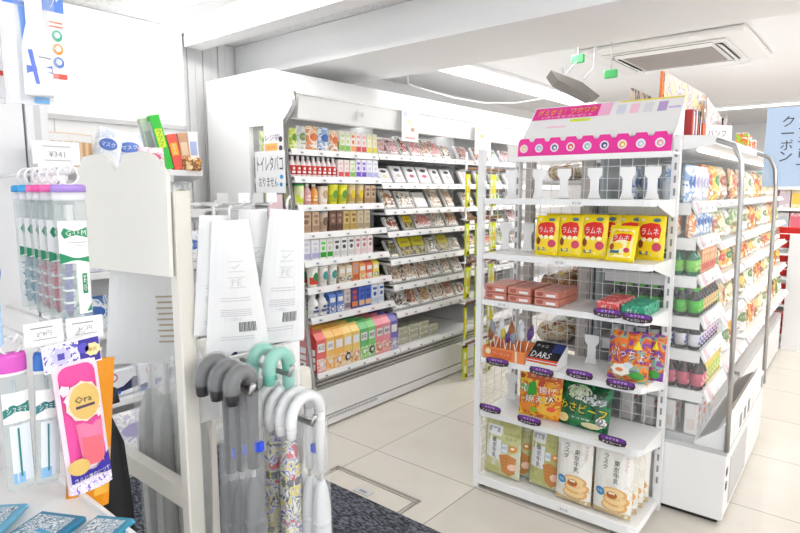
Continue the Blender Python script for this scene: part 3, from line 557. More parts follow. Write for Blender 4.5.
# paper cards on the header
def card(name, w, hh, M, label, cat, draw=None, base=WPAPER, group=None, t=.0016):
    b = MB(); b.box(-w/2, w/2, 0, t, -hh/2, hh/2, base)
    if draw: draw(b, lambda x, z: (x, -.0008, z), lambda x, z: (x, -.0016, z), w, hh)
    return b.build(name, None, M, label=label, cat=cat, group=group)
def dd(cols):
    def d(b, f, g, w, hh):
        for i, c in enumerate(cols): b.disc(f, w*(-.3+.6*((i*.37) % 1)), hh*(.35-.7*i/len(cols)), w*.12, hh*.07, pl(c))
        b.patch(f, -w*.3, w*.3, -hh*.42, -hh*.36, pl('d8a8a0'))
    return d
card('promotion_card', .17, .2, T(onX(409, 126, -2.455)+V((.01, 0, -.0)), math.pi/2), 'white card with faint print hanging from the case header above the cartons', 'card', dd(['c8d4ee', 'f0e0b0', 'c8a080']))
card('promotion_card', .23, .22, T(onX(482, 140, -2.455)+V((.01, 0, 0)), math.pi/2), 'white card with faint orange flower print hanging further along the case header', 'card', dd(['f2c8a0', 'f2b070', 'f0d0c0']))
card('header_notice', .06, .05, T(onX(361, 115, -2.46), math.pi/2), 'tiny grey printed notice stuck on the white case header', 'notice', lambda b, f, g, w, hh: b.text('冷蔵', f, 0, 0, .03, pl('c0b0b0'), .045))
def dposter(b, f, g, w, hh):
    b.disc(f, -w*.25, hh*.25, w*.1, w*.13, pl('f0d8d0')); b.disc(f, w*.2, hh*.25, w*.1, w*.13, pl('f0d8d0')); b.disc(f, 0, hh*.38, w*.2, w*.1, pl('f8ece8'))
    b.text('お願い', f, -.02, hh*.02, .03, pl('e8c8c0'), w*.5); b.text('レジ袋', f, -w*.05, -hh*.24, .035, pl('8a5a9a'), w*.75); b.patch(f, -w*.45, w*.2, -hh*.48, -hh*.34, pl('f4c070')); b.text('ご協力ください', g, -w*.1, -hh*.41, .018, pl('d86020'), w*.5)
    b.disc(f, w*.36, -hh*.28, w*.09, w*.09, pl('4a4038')); b.disc(f, w*.36, -hh*.43, w*.09, w*.09, pl('4a4038'))
card('poster', .17, .32, T(onY(273, 123, Y0-.034)), 'pale cartoon poster with orange strip taped to the white case end', 'poster', dposter)
def dsign(b, f, g, w, hh):
    b.text('トイレタバコ', f, 0, hh*.2, hh*.36, DARK, w*.86); b.text('おりません', f, -w*.06, -hh*.24, hh*.24, DARK, w*.64); b.disc(f, w*.38, -hh*.12, w*.06, hh*.05, pl('4aa0e0')); b.disc(f, w*.36, -hh*.3, w*.05, hh*.05, pl('4aa0e0'))
card('handwritten_sign', .265, .23, T(onY(270, 172, Y0-.036), 0, 0, 0), 'white handwritten sign in black Japanese characters with blue drops on the case end', 'sign', dsign)
card('hanging_notice', .13, .125, T(onY(275, 203.5, Y0-.034)), 'small plain pink sheet taped below the handwritten sign', 'notice', lambda b, f, g, w, hh: b.patch(f, -w*.5, w*.5, hh*.4, hh*.5, GINK), pl('f4d4d8'))
# ------------------------------------------------------------------ hanging stick snack stand
t = thing('hanging_snack_stand', 'slim white stand of yellow stick sachets clipped along the case front', 'display stand', T((-2.25, 3.40, 0)))
b = MB(); 
for y in (-.005, .34): b.tube([(0, y, 0), (0, y, 1.60)], .007, WHITE, 6)
b.tube([(-.1, .17, .012), (.0, .0, .012), (.0, .34, .012)], .007, WHITE, 6); b.build('frame', t)
wr = []
for k, z in enumerate((1.475, 1.14, .84, .555, .265)):
    b = MB(); b.box(-.012, .05, -.06, .40, z+.001, z+.006, WHITE); b.box(.046, .05, -.06, .40, z+.001, z+.02, pl('8a6444')); b.build('tray', t)
    for j in range(5):
        place('snack_sachet', wand(j % 2), T((-2.25+.028+.028*(j % 2), 3.37+.088*j, z-.25), math.pi/2+random.uniform(-.2, .2), random.uniform(-.03, .03), random.uniform(-.05, .05), .9), 'yellow and white stick snack sachet, %s tier from the stand top, %s along' % (ORD[k], ORD[j]), 'snack sachet', 'yellow stick sachets on the slim stand')

# ------------------------------------------------------------------ end of aisle promotion rack (local u, v frame)
def GT(u, v, z, rz=0, rx=0, ry=0, sc=1): return GM @ T((u, v, z), rz, rx, ry, sc)
ec = thing('promotion_rack', 'white wire backed end rack with sweets, crisps and rusks on six levels', 'display rack', GT(0, 0, 0))
def upright(b, x, y, z1, w=.028, d=.03, slots=True, face=-1):
    b.box(x-w/2, x+w/2, y-d/2, y+d/2, .0, z1, WHITE)
    if slots:
        z = .12
        while z < z1-.03: b.box(x-.004, x+.004, y-d/2-.001, y-d/2, z, z+.028, GINK); z += .05
b = MB(); upright(b, .678, .305, 1.545); b.build('upright_post', ec)
b = MB(); upright(b, -.002, .305, 1.474, .024); b.build('upright_post', ec)
b = MB(); b.box(-.038, -.012, -.005, .02, 0, 1.512, WHITE); b.build('side_post', ec)
def grid(b, p, du, dv, nu, nv, r=.0016):
    p = V(p); du = V(du); dv = V(dv)
    for i in range(nu+1): a = p+du*i/nu; b.tube([a, a+dv], r, WHITE, 4)
    for j in range(nv+1): a = p+dv*j/nv; b.tube([a, a+du], r, WHITE, 4)
b = MB(); grid(b, (.012, .297, .1), (.65, 0, 0), (0, 0, 1.39), 13, 28); b.build('back_grille', ec)
b = MB(); grid(b, (-.025, .012, .12), (0, .28, 0), (0, 0, 1.38), 4, 46); b.build('side_grille', ec)
ESH = [1.305, 1.07, .868, .607, .362]
for z in ESH:
    b = MB(); pts = [(-.01, .29, z-.014), (-.01, .0, z-.014), (.65, 0, z-.014), (.672, .006, z-.014), (.685, .03, z-.014), (.685, .29, z-.014)]; b.extr(pts, (0, 0, .014), WHITE)
    b.extr([(-.01, -.001, z-.022), (.65, -.001, z-.022), (.672, .005, z-.022), (.685, .03, z-.022), (.68, .03, z-.022), (.65, .006, z-.022), (-.01, .006, z-.022)], (0, 0, .024), WHITE); s_ = b.build('shelf', ec)
    b = MB(); b.extr([(.683, .03, z-.001), (.683, .03, z-.018), (.683, .26, z-.07), (.683, .288, z-.07), (.683, .288, z-.001)], (.004, 0, 0), WHITE); b.build('bracket', s_)
b = MB(); b.box(-.012, .69, .20, .315, 1.478, 1.488, WHITE); b.box(-.012, .69, .196, .202, 1.466, 1.489, WHITE); b.build('shelf', ec)
b = MB(); b.bbox(-.03, .69, -.01, .31, .022, .05, WHITE, .008); b.bbox(-.03, .66, -.012, -.004, .02, .062, WHITE, .003); b.build('base_deck', ec)
b = MB()
for x, y in ((0, .03), (.62, .03), (.62, .27), (0, .27)): b.lathe([(.015, 0), (.015, .022)], BLACK, 10, (x, y))
b.build('foot', ec, kind=None)
for (u, v, z, w) in ((.34, -.003, 1.057, .05), (.09, -.003, .857, .05), (.40, -.013, .04, .06), (.4, -.003, 1.292, .05)):
    b = MB(); b.box(-w/2, w/2, -.002, 0, -.013, .013, WPAPER); b.text('¥108', lambda x, zz: (x, -.0026, zz), 0, 0, .012, GINK); b.build('price_tag', ec, T((u, v, z)))
# purple shelf tags
def tagmesh():
    b = MB(); p = [(-.055, .002), (-.05, .014), (-.02, .016), (.03, .016), (.05, .012), (.055, 0), (.05, -.012), (.02, -.018), (-.02, -.018), (-.05, -.012)]
    b.extr([(x, 0, z) for x, z in p][::-1], (0, .002, 0), pl('38202c')); f = lambda x, z: (x, -.0008, z); g = lambda x, z: (x, -.0016, z)
    b.poly(f, [(-.04, .0), (-.048, .0135), (.045, .0135), (.05, .0)], pl('6f2a98')); b.text('おすすめ', g, 0, .006, .009, pl('efd8f4'), .05); b.text('チョコレート', g, 0, -.009, .009, WPAPER, .075)
    return b.mesh('shelf_tag')
TG = tagmesh()
for i, (u, z, d) in enumerate([(.045, .385, 'at the wire side of the fifth level'), (.232, .378, 'under the orange prawn snack bag'), (.58, .385, 'at the bare end of the fifth level'), (.075, .603, 'under the orange box of chocolate sticks'), (.28, .600, 'under the black and white chocolate box'),
                             (.44, .620, 'on the fourth level beside the chocolate box'), (.60, .613, 'in front of the colourful round topped candy bag'), (.54, .880, 'under the red sweet box'), (.648, .876, 'under the green sweet box')]):
    obj('shelf_tag', TG, None, GT(u, -.008, z, random.uniform(-.05, .05), -.15), 'small purple and black printed tag '+d, 'tag', 'purple tags clipped to the end rack')
# white T shaped divider cards
def tcard():
    b = MB(); p = [(-.03, .125), (-.03, .095), (-.018, .08), (-.018, .03), (-.027, 0), (.027, 0), (.018, .03), (.018, .08), (.03, .095), (.03, .125)]
    b.extr([(x, 0, z) for x, z in p][::-1], (0, .0015, 0), WPAPER); b.box(-.02, .02, 0, .03, 0, .0015, WPAPER); return b.mesh('divider_card')
TCM = tcard()
for i, u in enumerate((.0, .13, .245, .375, .505, .6)): obj('divider_card', TCM, None, GT(u+.025, .18, 1.3065), 'white waisted divider card, %s from the wire side on the empty top level' % ORD[i], 'divider card', 'white divider cards on the end rack')
for i, u in enumerate((.0, .11)): obj('divider_card', TCM, None, GT(u, .18, 1.0715), 'white waisted divider card, %s from the wire side beside the yellow sweet bags' % ORD[i], 'divider card', 'white divider cards on the end rack')
obj('divider_card', TCM, None, GT(.41, .2, .608, 0), 'white waisted divider card behind the purple tag on the fourth level', 'divider card', 'white divider cards on the end rack')
obj('divider_card', TCM, None, GT(.04, .2, .363, 0), 'white waisted divider card beside the prawn snack bag near the wire side', 'divider card', 'white divider cards on the end rack')
# bags
def EB(key, u, v, z, w, hh, t, rz, rx, label, grp=None, name='snack_bag', cat='bag'):
    me = bag(w, hh, t, key); return place(name, me, rest(me, GT(u, v, z, rz, rx), z), label, cat, grp)
for i, (u, w) in enumerate(((.238, .1), (.34, .098), (.437, .105))): EB('lamune', u, .095, 1.07, w, .165+.004*i, .03, .04-.04*i, -.1, 'yellow soda sweet bag with red logo, front row, %s from the wire side' % ORD[i], 'yellow sweet bags')
for i, u in enumerate((.25, .35, .46, .55, .63)): EB('lamune', u, .175+.015*(i % 2), 1.07, .105, .172, .03, random.uniform(-.1, .1), -.08, 'yellow soda sweet bag standing in the rear row, %s from the wire side' % ORD[i], 'yellow sweet bags')
EB('lamune_front', .552, .06, 1.07, .11, .14, .03, -.12, -.3, 'pale fronted yellow soda sweet bag leaning back in front of the rear bags', 'yellow sweet bags')
EB('prawn', .235, .085, .362, .19, .222, .045, .04, -.12, 'large orange and yellow prawn snack bag with white lettering')
EB('wasabi', .425, .085, .362, .215, .2, .055, -.05, -.28, 'dark green wasabi beef crisp bag with yellow lettering')
EB('candy', .6, .07, .607, .155, .19, .045, -.05, -.12, 'purple and orange candy bag with white lettering above the purple tag')
EB('candy', .655, .14, .607, .12, .18, .04, -.1, -.12, 'second purple and orange candy bag half hidden behind the first')
for i, (u, v) in enumerate(((.075, .06), (.12, .115), (.13, .18))): EB('caramel', u, v, .055, .175 if i == 0 else .16, .25+.01*i, .06, .02, -.06, 'olive green rusk bag by the wire side, %s back from the base edge' % ORD[i], 'olive green rusk bags')
for i, (u, v) in enumerate(((.275, .08), (.285, .15))): EB('caramel', u, v, .055, .15, .265, .055, -.03, -.06, 'olive green rusk bag touching the white ones, %s back from the base edge' % ORD[i], 'olive green rusk bags')
for j, u in enumerate((.415, .575)):
    for i in range(4): EB('rusk', u+.004*i, .045+.062*i, .055, .15, .282, .055, random.uniform(-.03, .03), -.05, 'white milk rusk bag with cookie print, %s column, %s from the base edge' % (('inner', 'outer')[j], ORD[i]), 'white milk rusk bags')
# stacked pink chocolate boxes
def pinkbox(w=.105):
    b = MB(); b.bbox(-w/2, w/2, -.032, .032, 0, .031, pl('c9806e'), .003); f = front(.064)
    b.patch(f, -w*.46, w*.46, .003, .028, pl('d89484')); b.patch(lambda x, z: (x, -.0345, z), w*.02, w*.4, .008, .018, WPAPER); b.disc(lambda x, z: (x, -.0345, z), -w*.25, .016, w*.15, .009, pl('a8584a')); b.patch(lambda x, y: (x, y, .0316), -w*.42, w*.42, -.026, .026, pl('dba090')); b.text('ALFORT', lambda x, y: (x, y, .0322), 0, 0, .018, pl('9a4a40'), w*.6); b.patch(lambda x, z: (x, -.0348, z), -w*.4, w*.4, .022, .024, pl('a8584a'))
    return b.mesh('chocolate_box')
PBX = pinkbox()
for ci_ in range(3):
    for ri_ in range(3):
        for ti in range(2): obj('chocolate_box', PBX, None, GT(.045+.112*ci_+.01*(ci_ == 2), .05+.07*ri_, .8695+.0325*ti, random.uniform(-.02, .02)), 'pink chocolate box, %s stack from the wire side, %s row back, %s layer' % (ORD[ci_], ORD[ri_], ('lower', 'upper')[ti]), 'chocolate box', 'stacked pink chocolate boxes')
#, [MB().box(0, 0, 0, 0, 0, 0, WHITE).mesh('x')], GT(0, 0, 0), '', '') if False else None
def sbox(w, d, hh, cols, txt, cc):
    b = MB(); b.bbox(-w/2, w/2, -d/2, d/2, 0, hh, pr(cols, 60), .003); f = front(d); b.patch(lambda x, z: (x, -d/2-.0014, z), -w*.42, w*.42, hh*.15, hh*.85, pl(cc)); b.text(txt, lambda x, z: (x, -d/2-.002, z), 0, hh*.5, hh*.5, WPAPER, w*.6); b.patch(lambda x, y: (x, y, hh+.001), -w*.4, w*.4, -d*.4, d*.4, pl(cc)); return [b.mesh('sweet_box')]
for i in range(3):
    place('sweet_box', sbox(.085, .06, .05, ['d84a4a', 'f0b0b0', 'c83040'], 'ガム', 'e05a5a'), GT(.53, .045+.068*i, .8695), 'red and pink sweet box above the purple tag, %s from the shelf edge' % ORD[i], 'sweet box', 'red sweet boxes')
    place('sweet_box', sbox(.085, .06, .045, ['1f8a6a', '58b89a', '147050'], 'ガム', '2f9a78'), GT(.625, .045+.068*i, .8695), 'teal green sweet box at the open end, %s from the shelf edge' % ORD[i], 'sweet box', 'green sweet boxes')
# chocolate display box DARS
b = MB(); b.extr([(-.07, -.045, 0), (-.07, .06, 0), (-.07, .06, .085), (-.07, -.045, .028)], (.14, 0, 0), pl('ececec'))
tp = lambda x, q: (x, -.045+.105*q, .0292+.0575*q)
b.patch(tp, -.068, .068, .02, .98, pl('17171b')); tq = lambda x, q: (x, -.045+.105*q, .0302+.0575*q)
b.text('DARS', tq, -.015, .3, .3, WPAPER, .085); b.patch(tq, .02, .066, .5, .92, pl('2a3a7a')); b.text('チョコ', tq, -.03, .75, .14, WPAPER, .05); b.patch(tq, -.068, .068, .02, .1, pl('d8482a'))
f = lambda x, z: (x, -.0458, z); b.patch(f, -.01, .03, .017, .025, pl('e8d81a')); b.patch(f, -.068, .068, .02, .027, pl('d8482a'))
b.build('chocolate_box', None, GT(.27, .055, .6085), label='black and white chocolate display box with slanted lettered top', cat='chocolate box')
t = thing('stick_chocolate_box', 'open orange display box on the fourth level holding wrapped chocolate sticks', 'display box', GT(.095, .06, .6085))
b = MB()
O1 = pl('e88a4a'); b.box(-.1, .1, -.05, -.047, 0, .052, O1); b.box(-.1, .1, .047, .05, 0, .075, O1); b.box(-.1, -.097, -.047, .047, 0, .052, O1); b.box(.097, .1, -.047, .047, 0, .052, O1); b.box(-.097, .097, -.047, .047, 0, .003, O1)
f = lambda x, z: (x, -.0508, z); b.patch(f, -.06, .04, .008, .044, pl('e0703a')); b.disc(f, -.075, .032, .013, .013, pl('f4e0c0')); b.patch(f, .055, .065, 0, .052, pl('f2d8c0')); b.text('アーモンド', lambda x, z: (x, -.0514, z), -.01, .026, .014, pl('f4c8a0'), .08); b.build('tray', t)
for i in range(11):
    x = -.08+.016*i; z = .1+.04*((i*5) % 4)/3
    b = MB(); b.tube([(0, 0, .004), (0, 0, z)], .002, WPAPER, 5); g_ = ['9a5a30', 'c8ccd2', '8a8f98', 'd8d8dc', '5a3f7a', 'c8b84a'][i % 6]
    b.lathe([(.004, z-.03), (.013, z-.015), (.016, z), (.013, z+.015), (.004, z+.024)], pl(g_), 8, (0, 0), 1, .6); b.add([(-.012, -.002, z+.02), (.012, -.002, z+.02), (0, -.002, z+.045)], [(0, 1, 2)], pl(g_))
    b.build('chocolate_stick', None, GT(.095+x, .055+.02*((i*3) % 3-1), .6125, 0, -.1, .25*math.sin(i*2.1)), label='wrapped chocolate stick standing in the orange box, %s from the wire side' % ORD[i], cat='sweet', group='wrapped sticks in the orange box')
# header display box on top of the rack
t = thing('sweet_display_carton', 'long white and pink scalloped cardboard display carton on top of the end rack', 'display carton', GT(.332, .295, 1.492, 0, 0, 0))
b = MB(); PK_ = pl('e82a9a'); n = 9; W_ = .66
pts = [(-W_/2-.015, 0, 0)]; 
b.extr([(-W_/2, 0, 0), (-W_/2, -.004, 0), (W_/2, -.004, 0), (W_/2, 0, 0)], (0, 0, .035), WPAPER)
top = []
for i in range(n):
    x0 = -W_/2+W_*i/n; q = W_/n; top += [(x0+q*.12, .078), (x0+q*.62, .078), (x0+q*.75, .064), (x0+q*.98, .064)]
poly = [(-W_/2-.012, 0)]+[(-W_/2-.004, .064)]+top+[(W_/2, .078), (W_/2, 0)]
for k in range(n):
    x0 = -W_/2+W_*k/n; q = W_/n
    seg = [(x0, .001), (x0+q, .001), (x0+q, .064), (x0+q*.8, .064), (x0+q*.68, .08), (x0+q*.12, .08), (x0, .064)]
    b.poly(lambda x, z: (x, -.006+z*.1-.012, z), seg, PK_)
    b.poly(lambda x, z: (x, -.0+z*.1-.012, z), seg[::-1], WPAPER)
    g = lambda x, z: (x, -.0066+z*.1-.012, z)
    b.disc(g, x0+q*.4, .036, .019, .019, WPAPER); b.disc(lambda x, z: (x, -.0072+z*.1-.012, z), x0+q*.4, .036, .013, .013, pl(['e8c8a0', '9ab8d8', '4a6a9a', 'd84a5a', '8ac0c8', '3a4a8a', 'e8b04a', 'b8c8e8', 'e0a0b0'][k])); b.disc(lambda x, z: (x, -.0078+z*.1-.012, z), x0+q*.4+.002, .034, .006, .006, pl('f4ead8'))
b.build('front_strip', t, label='bright pink scalloped strip with white discs')
b = MB(); b.box(-W_/2, W_/2, .03, .16, .067, .07, WPAPER); b.extr([(W_/2-.003, 0, 0), (W_/2-.003, .024, 0), (W_/2-.003, .024, .068), (W_/2-.003, .16, .068), (W_/2-.003, .16, .215), (W_/2-.003, 0, .06)], (.003, 0, 0), WPAPER); b.extr([(-W_/2, 0, 0), (-W_/2, .024, 0), (-W_/2, .024, .068), (-W_/2, .16, .068), (-W_/2, .16, .215), (-W_/2, 0, .06)], (.003, 0, 0), WPAPER)
b.build('tray', t)
b = MB(); sl = lambda x, q: (x, .02+.14*q, .07+.165*q)
b.add([sl(-W_/2, 0), sl(W_/2, 0), sl(W_/2, 1), sl(-W_/2, 1), (-W_/2, .03, .071), (W_/2, .03, .071), (W_/2, .165, .23), (-W_/2, .165, .23)], [(0, 1, 2, 3), (7, 6, 5, 4), (0, 4, 5, 1), (1, 5, 6, 2), (2, 6, 7, 3), (3, 7, 4, 0)], WPAPER)
s1 = lambda x, q: (x, .0192+.14*q, .0708+.165*q); s2 = lambda x, q: (x, .0184+.14*q, .0716+.165*q); s3 = lambda x, q: (x, .0176+.14*q, .0724+.165*q)
b.patch(s1, -W_*.49, -W_*.02, .62, .97, PK_); b.patch(s1, -W_*.02, W_*.06, .62, .97, pl('f6b8d8')); b.text('グミグミ！ワクワク', s3, -W_*.25, .82, .17, pl('f8d838'), W_*.42); b.text('グミグミ！ワクワク', s2, -W_*.245, .815, .2, pl('e0501e'), W_*.43); b.text('いろいろなプレゼント', s2, -W_*.24, .68, .08, WPAPER, W_*.36)
b.patch(s1, -W_*.2, -W_*.06, .5, .58, pl('d8e84a')); b.patch(s1, -W_*.36, -W_*.22, .36, .41, pl('f4c8d8'))
for i, c in enumerate(('d8dce8', 'f6c8dc', 'e0e0e4', 'b8a0d0')): b.patch(s1, W_*(.1+.085*i), W_*(.155+.085*i), .62, .88, pl(c))
b.patch(s1, W_*.42, W_*.49, .68, .73, pl('c8b8e8')); b.patch(s1, W_*.1, W_*.5, .95, .99, pl('f0e050'))
b.build('header_card', t, label='white slanted header card with pink title bar')
# ------------------------------------------------------------------ island shelving behind (faces the wall case)
isl = thing('island_shelving', 'grey posted island shelving with bread and pastry behind the wire backed rack', 'shelving', GT(0, .34, 0))
GPOST = mat('grey_post', h('c8c2bc'), .5)
for (u, v, w) in ((.035, 0, .04), (.31, 0, .055), (.31, 1.03, .05), (.31, 2.2, .05)):
    b = MB(); b.box(u-w/2, u+w/2, v, v+.03, 0, 1.47, GPOST)
    for k in range(26): b.box(u-w/2-.0008, u-w/2+.0, v+.01, v+.016, .1+.05*k, .13+.05*k, DARK); b.box(u+w*.3, u+w*.3+.004, v-.0008, v, .1+.05*k, .13+.05*k, GINK)
    b.build('upright_post', isl)
b = MB(); b.box(.335, .345, .03, 2.3, .05, 1.46, GREYW); b.build('back_panel', isl)
for z, x0 in ((1.385, .05), (1.11, .03), (.85, .02), (.61, -.01), (.3, -.04)):
    b = MB(); b.box(x0, .33, .04, 2.3, z-.012, z, WHITE); b.box(x0-.006, x0, .04, 2.3, z-.016, z+.003, WHITE)
    for k in range(12): b.box(x0-.0075, x0-.006, .1+.17*k, .16+.17*k, z-.015, z+.002, pl(['f4efe2', '8a4a2a', 'e8d890'][k % 3]))
    b.build('shelf', isl)
b = MB(); b.box(-.04, .33, .04, 2.3, 0, .08, WHITE); b.build('base_deck', isl)
k = 0
for zi, (z, x0) in enumerate(((1.385, .1), (1.11, .1), (.85, .09), (.61, .08))):
    for j in range(7):
        key = [['chips_cream', 'chips_brown', 'chips_white'], ['chips_white', 'chips_cream', 'chips_brown'], ['chips_brown', 'chips_cream', 'chips_cream'], ['chips_cream', 'chips_white', 'chips_brown']][zi][j % 3]
        col = {'chips_cream': 'cream', 'chips_brown': 'brown crusted', 'chips_white': 'pale'}[key]
        bm = bag(.15, .16, .09 if zi else .07, key, 1)
        place('bread_pack', bm, rest(bm, GT(x0, .46+.162*j, z+.04, math.pi/2-math.pi+random.uniform(-.12, .12), -1.45), z), '%s bread pack on the %s island shelf, %s from the rack' % (col, ('top', 'second', 'third', 'fourth')[zi], ORD[j]), 'bread pack', 'bread packs on the island shelving')
# ------------------------------------------------------------------ open chilled island cases facing the aisle
TP = [(.50, 1.548), (.70, 1.548), (.808, 1.532), (.869, 1.507), (.895, 1.45), (.903, 1.36), (.907, 1.118), (.914, .734), (.92, .312)]
CSH = [(1.29, .74), (1.15, .765), (.997, .778), (.83, .798), (.693, .806), (.528, .826)]
CS2 = [(1.29, .74), (1.10, .77), (.945, .785), (.755, .80), (.535, .825)]
def chiller(v0, v1, label, full=True):
    t = thing('open_chiller_case' if full else 'snack_shelving', label, 'chiller' if full else 'shelving', GT(0, v0, 0)); L_ = v1-v0; UB = .92 if full else .80
    b = MB(); b.box(.37, UB, 0, L_, .022, .30, WHITE); b.box(.37, UB+.002, -.001, L_, .296, .312, GREYW); b.build('base_cabinet', t)
    b = MB(); b.box(.40, UB-.02, .02, L_-.02, 0, .022, BLACK); b.build('kick_and_shade', t)  # black slab paints the shadow under the cabinet
    if full:
        b = MB(); b.extr([(.80, .012, .325), (.885, .012, .392), (.902, .012, .418), (.926, .012, .40), (.926, .012, .33), (.921, .012, .30), (.80, .012, .30)], (0, L_-.1, 0), WHITE)
        n = int((L_-.1)/.013); 
        for i in range(n): y = .03+i*.013; b.add([(.812, y, .3362), (.878, y, .3882), (.878, y+.007, .3882), (.812, y+.007, .3362)], [(0, 1, 2, 3)], GINK)
        for y in (.25, .36, .47, .9): b.box(.926, .9275, y, y+.05, .335, .39, GINK)
        for y in (.1, .6): b.box(.926, .929, y, y+.12, .325, .40, WPAPER)
        for z in (.2, .14): b.box(.92, .922, .03, .06, z, z+.03, BLACK)
        b.box(.92, .923, .12, L_*.5, .05, .25, GREYW); b.build('front_bumper', t)
    b = MB(); b.box(.37, .385, 0, L_, .31, 1.5, mat('cool_grey_panel', h('aab2b6'), .5)); b.build('back_panel', t)
    b = MB(); b.box(.37, .70, -.002, L_, 1.50, 1.555, WHITE); b.extr([(.70, 0, 1.5), (.81, 0, 1.515), (.81, 0, 1.548), (.70, 0, 1.555)], (0, L_, 0), WHITE); b.build('canopy', t)
    b = MB(); b.tube([(.74, .05, 1.498), (.74, L_-.05, 1.498)], .008, mat('lit_tube', (1, .99, .97), emit=1.2), 8); b.build('canopy_lamp', t)
    for y in ((0.0, L_-.012) if full else ()):
        b = MB(); P_ = [(x, y+.006, z) for x, z in TP]; b.tube(P_[2:], .0095, CHROME, 8); b.build('edge_tube', t, label='bent steel edge tube of the end glass')
        b = MB(); b.add([(.385, y+.006, .312)]+[(x, y+.006, z) for x, z in TP[::-1]]+[(.385, y+.006, 1.5)], [tuple(range(len(TP)+2))], GLASS); b.build('side_glass', t)
    for z, u, ya, yb in ([(z, u, .03, .44) for z, u in CSH]+[(z, u, .445, L_-.01) for z, u in CS2] if full else [(z, u, .01, L_-.01) for z, u in CS2]):
        b = MB(); b.box(.39, u-.005, ya, yb, z-.012, z, WHITE); b.box(.40, u-.01, ya-.002, ya+.004, z-.048, z-.0, WHITE); s_ = b.build('shelf', t)
        hr = .04 if ya < .1 and full else .024
        b = MB(); b.extr([(u-.006, ya-.002, z+.006), (u+.014, ya-.002, z-hr), (u+.008, ya-.002, z-hr-.005), (u-.01, ya-.002, z-.01)], (0, yb-ya, 0), WHITE)
        for k in range(int((yb-ya)/.11)):
            y = ya+.01+.11*k+random.uniform(0, .03); b.add([(u-.0045, y, z+.004), (u+.0145, y, z-hr+.002), (u+.0145, y+.05, z-hr+.002), (u-.0045, y+.05, z+.004)], [(0, 1, 2, 3)], WPAPER if k % 3 else pl('e8c8d0')); b.add([(u+.0165, y+.01, z-hr*.4), (u+.0165, y+.01, z-hr*.7), (u+.0165, y+.03, z-hr*.7), (u+.0165, y+.03, z-hr*.4)], [(0, 1, 2, 3)], pl('9aa0a8'))
        b.build('price_rail', s_)
    b = MB(); b.box(.39, .80, .03, L_-.01, .312, .335, GREYW); b.build('bottom_deck', t)
    return t
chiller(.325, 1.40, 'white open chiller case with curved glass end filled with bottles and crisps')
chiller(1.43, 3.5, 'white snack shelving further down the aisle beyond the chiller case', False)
GR = [bottle(.022, .11, '1d6a4a', '2c3a34', '7ac84a', 'c8e890'), bottle(.023, .118, '20201e', '5ad02e', '3ab41e', '8ad85a'), bottle(.0225, .115, '1a1a1d', '1c1c20', 'dcdce4', '4a4ab0'), bottle(.0235, .122, '3a2028', '2a1f22', 'c85a70', 'f0a8b4')]
def chl(z, u, me, du, dv, nu, nv, v0, nm, cat, desc, grp, rz=math.pi/2):
    for j in range(nv):
        for i in range(nu if j < 2 and nu > 1 else 1):
            lab = desc+(', front row' if i == 0 else ', %s row back' % ORD[i])+', '+ORD[j]+' from glass end'
            place(nm, me, GT(u-.03-du*i-.005, v0+dv*j, z+.0015, rz+random.uniform(-.06, .06)), lab, cat, grp)
V0 = .385
chl(1.29, .735, bag(.06, .15, .035, 'pouch_blue'), .07, .06, 4, 2, V0, 'drink_pouch', 'pouch', 'pale blue pouch on the top chiller shelf', 'pouches on the top chiller shelf')
chl(1.29, .735, bag(.06, .15, .035, 'pouch_white'), .07, .065, 1, 4, V0+.13, 'drink_pouch', 'pouch', 'white lilac pouch on the top chiller shelf', 'white pouches on the top chiller shelf')
chl(1.15, .76, bag(.06, .11, .035, 'pouch_orange'), .055, .08, 6, 1, V0, 'drink_pouch', 'pouch', 'orange pouch on the second chiller shelf', 'orange pouches in the chiller')
chl(1.15, .76, bag(.06, .11, .035, 'pouch_blue'), .07, .06, 1, 5, V0+.075, 'drink_pouch', 'pouch', 'blue pouch on the second chiller shelf', 'blue pouches in the chiller')
for z, u, me, desc, grp, me2, desc2, grp2, nm2 in ((.997, .775, GR[0], 'green bottle with lime label', 'green labelled bottles in the chiller', pack(.045, .04, .11, 'e8a070', 'd84a3a', 'f0d8a0'), 'orange and red packet on the third chiller shelf', 'orange packets in the chiller', 'drink_carton'),
        (.83, .795, GR[1], 'dark bottle with green cap and label', 'green capped bottles in the chiller', bottle(.022, .115, '2a2420', 'c86a2a', 'c8a05a', 'e8d090'), 'brown bottle with tan label', 'brown bottles in the chiller', 'drink_bottle'),
        (.693, .803, GR[2], 'black bottle with white label and blue mark', 'white labelled black bottles in the chiller', bottle(.021, .11, '4a3f50', '3a3038', 'e0d0dc', '8a5aa0'), 'purple grey bottle with pale label', 'purple bottles in the chiller', 'drink_bottle'),
        (.528, .823, GR[3], 'pink bottle with dark collar', 'pink bottles in the chiller', bottle(.021, .12, 'e8d060', 'd85a98', 'a8c84a', 'f0e8a0'), 'yellow green bottle with pink cap', 'yellow bottles in the chiller', 'drink_bottle')):
    chl(z, u, me, .052, .052, 7, 2, V0-.005, 'drink_bottle', 'bottle', desc, grp)
    chl(z, u, me2, .06, .0505, 1, 6, V0+.1, nm2, 'bottle' if nm2 == 'drink_bottle' else 'carton', desc2, grp2)
chl(.335, .81, pack(.07, .05, .13, 'e4e2e0', 'd8cfc8', 'e0703a'), .085, .1, 4, 4, V0+.015, 'drink_carton', 'carton', 'white printed pack on the chiller floor', 'white packs on the chiller floor')
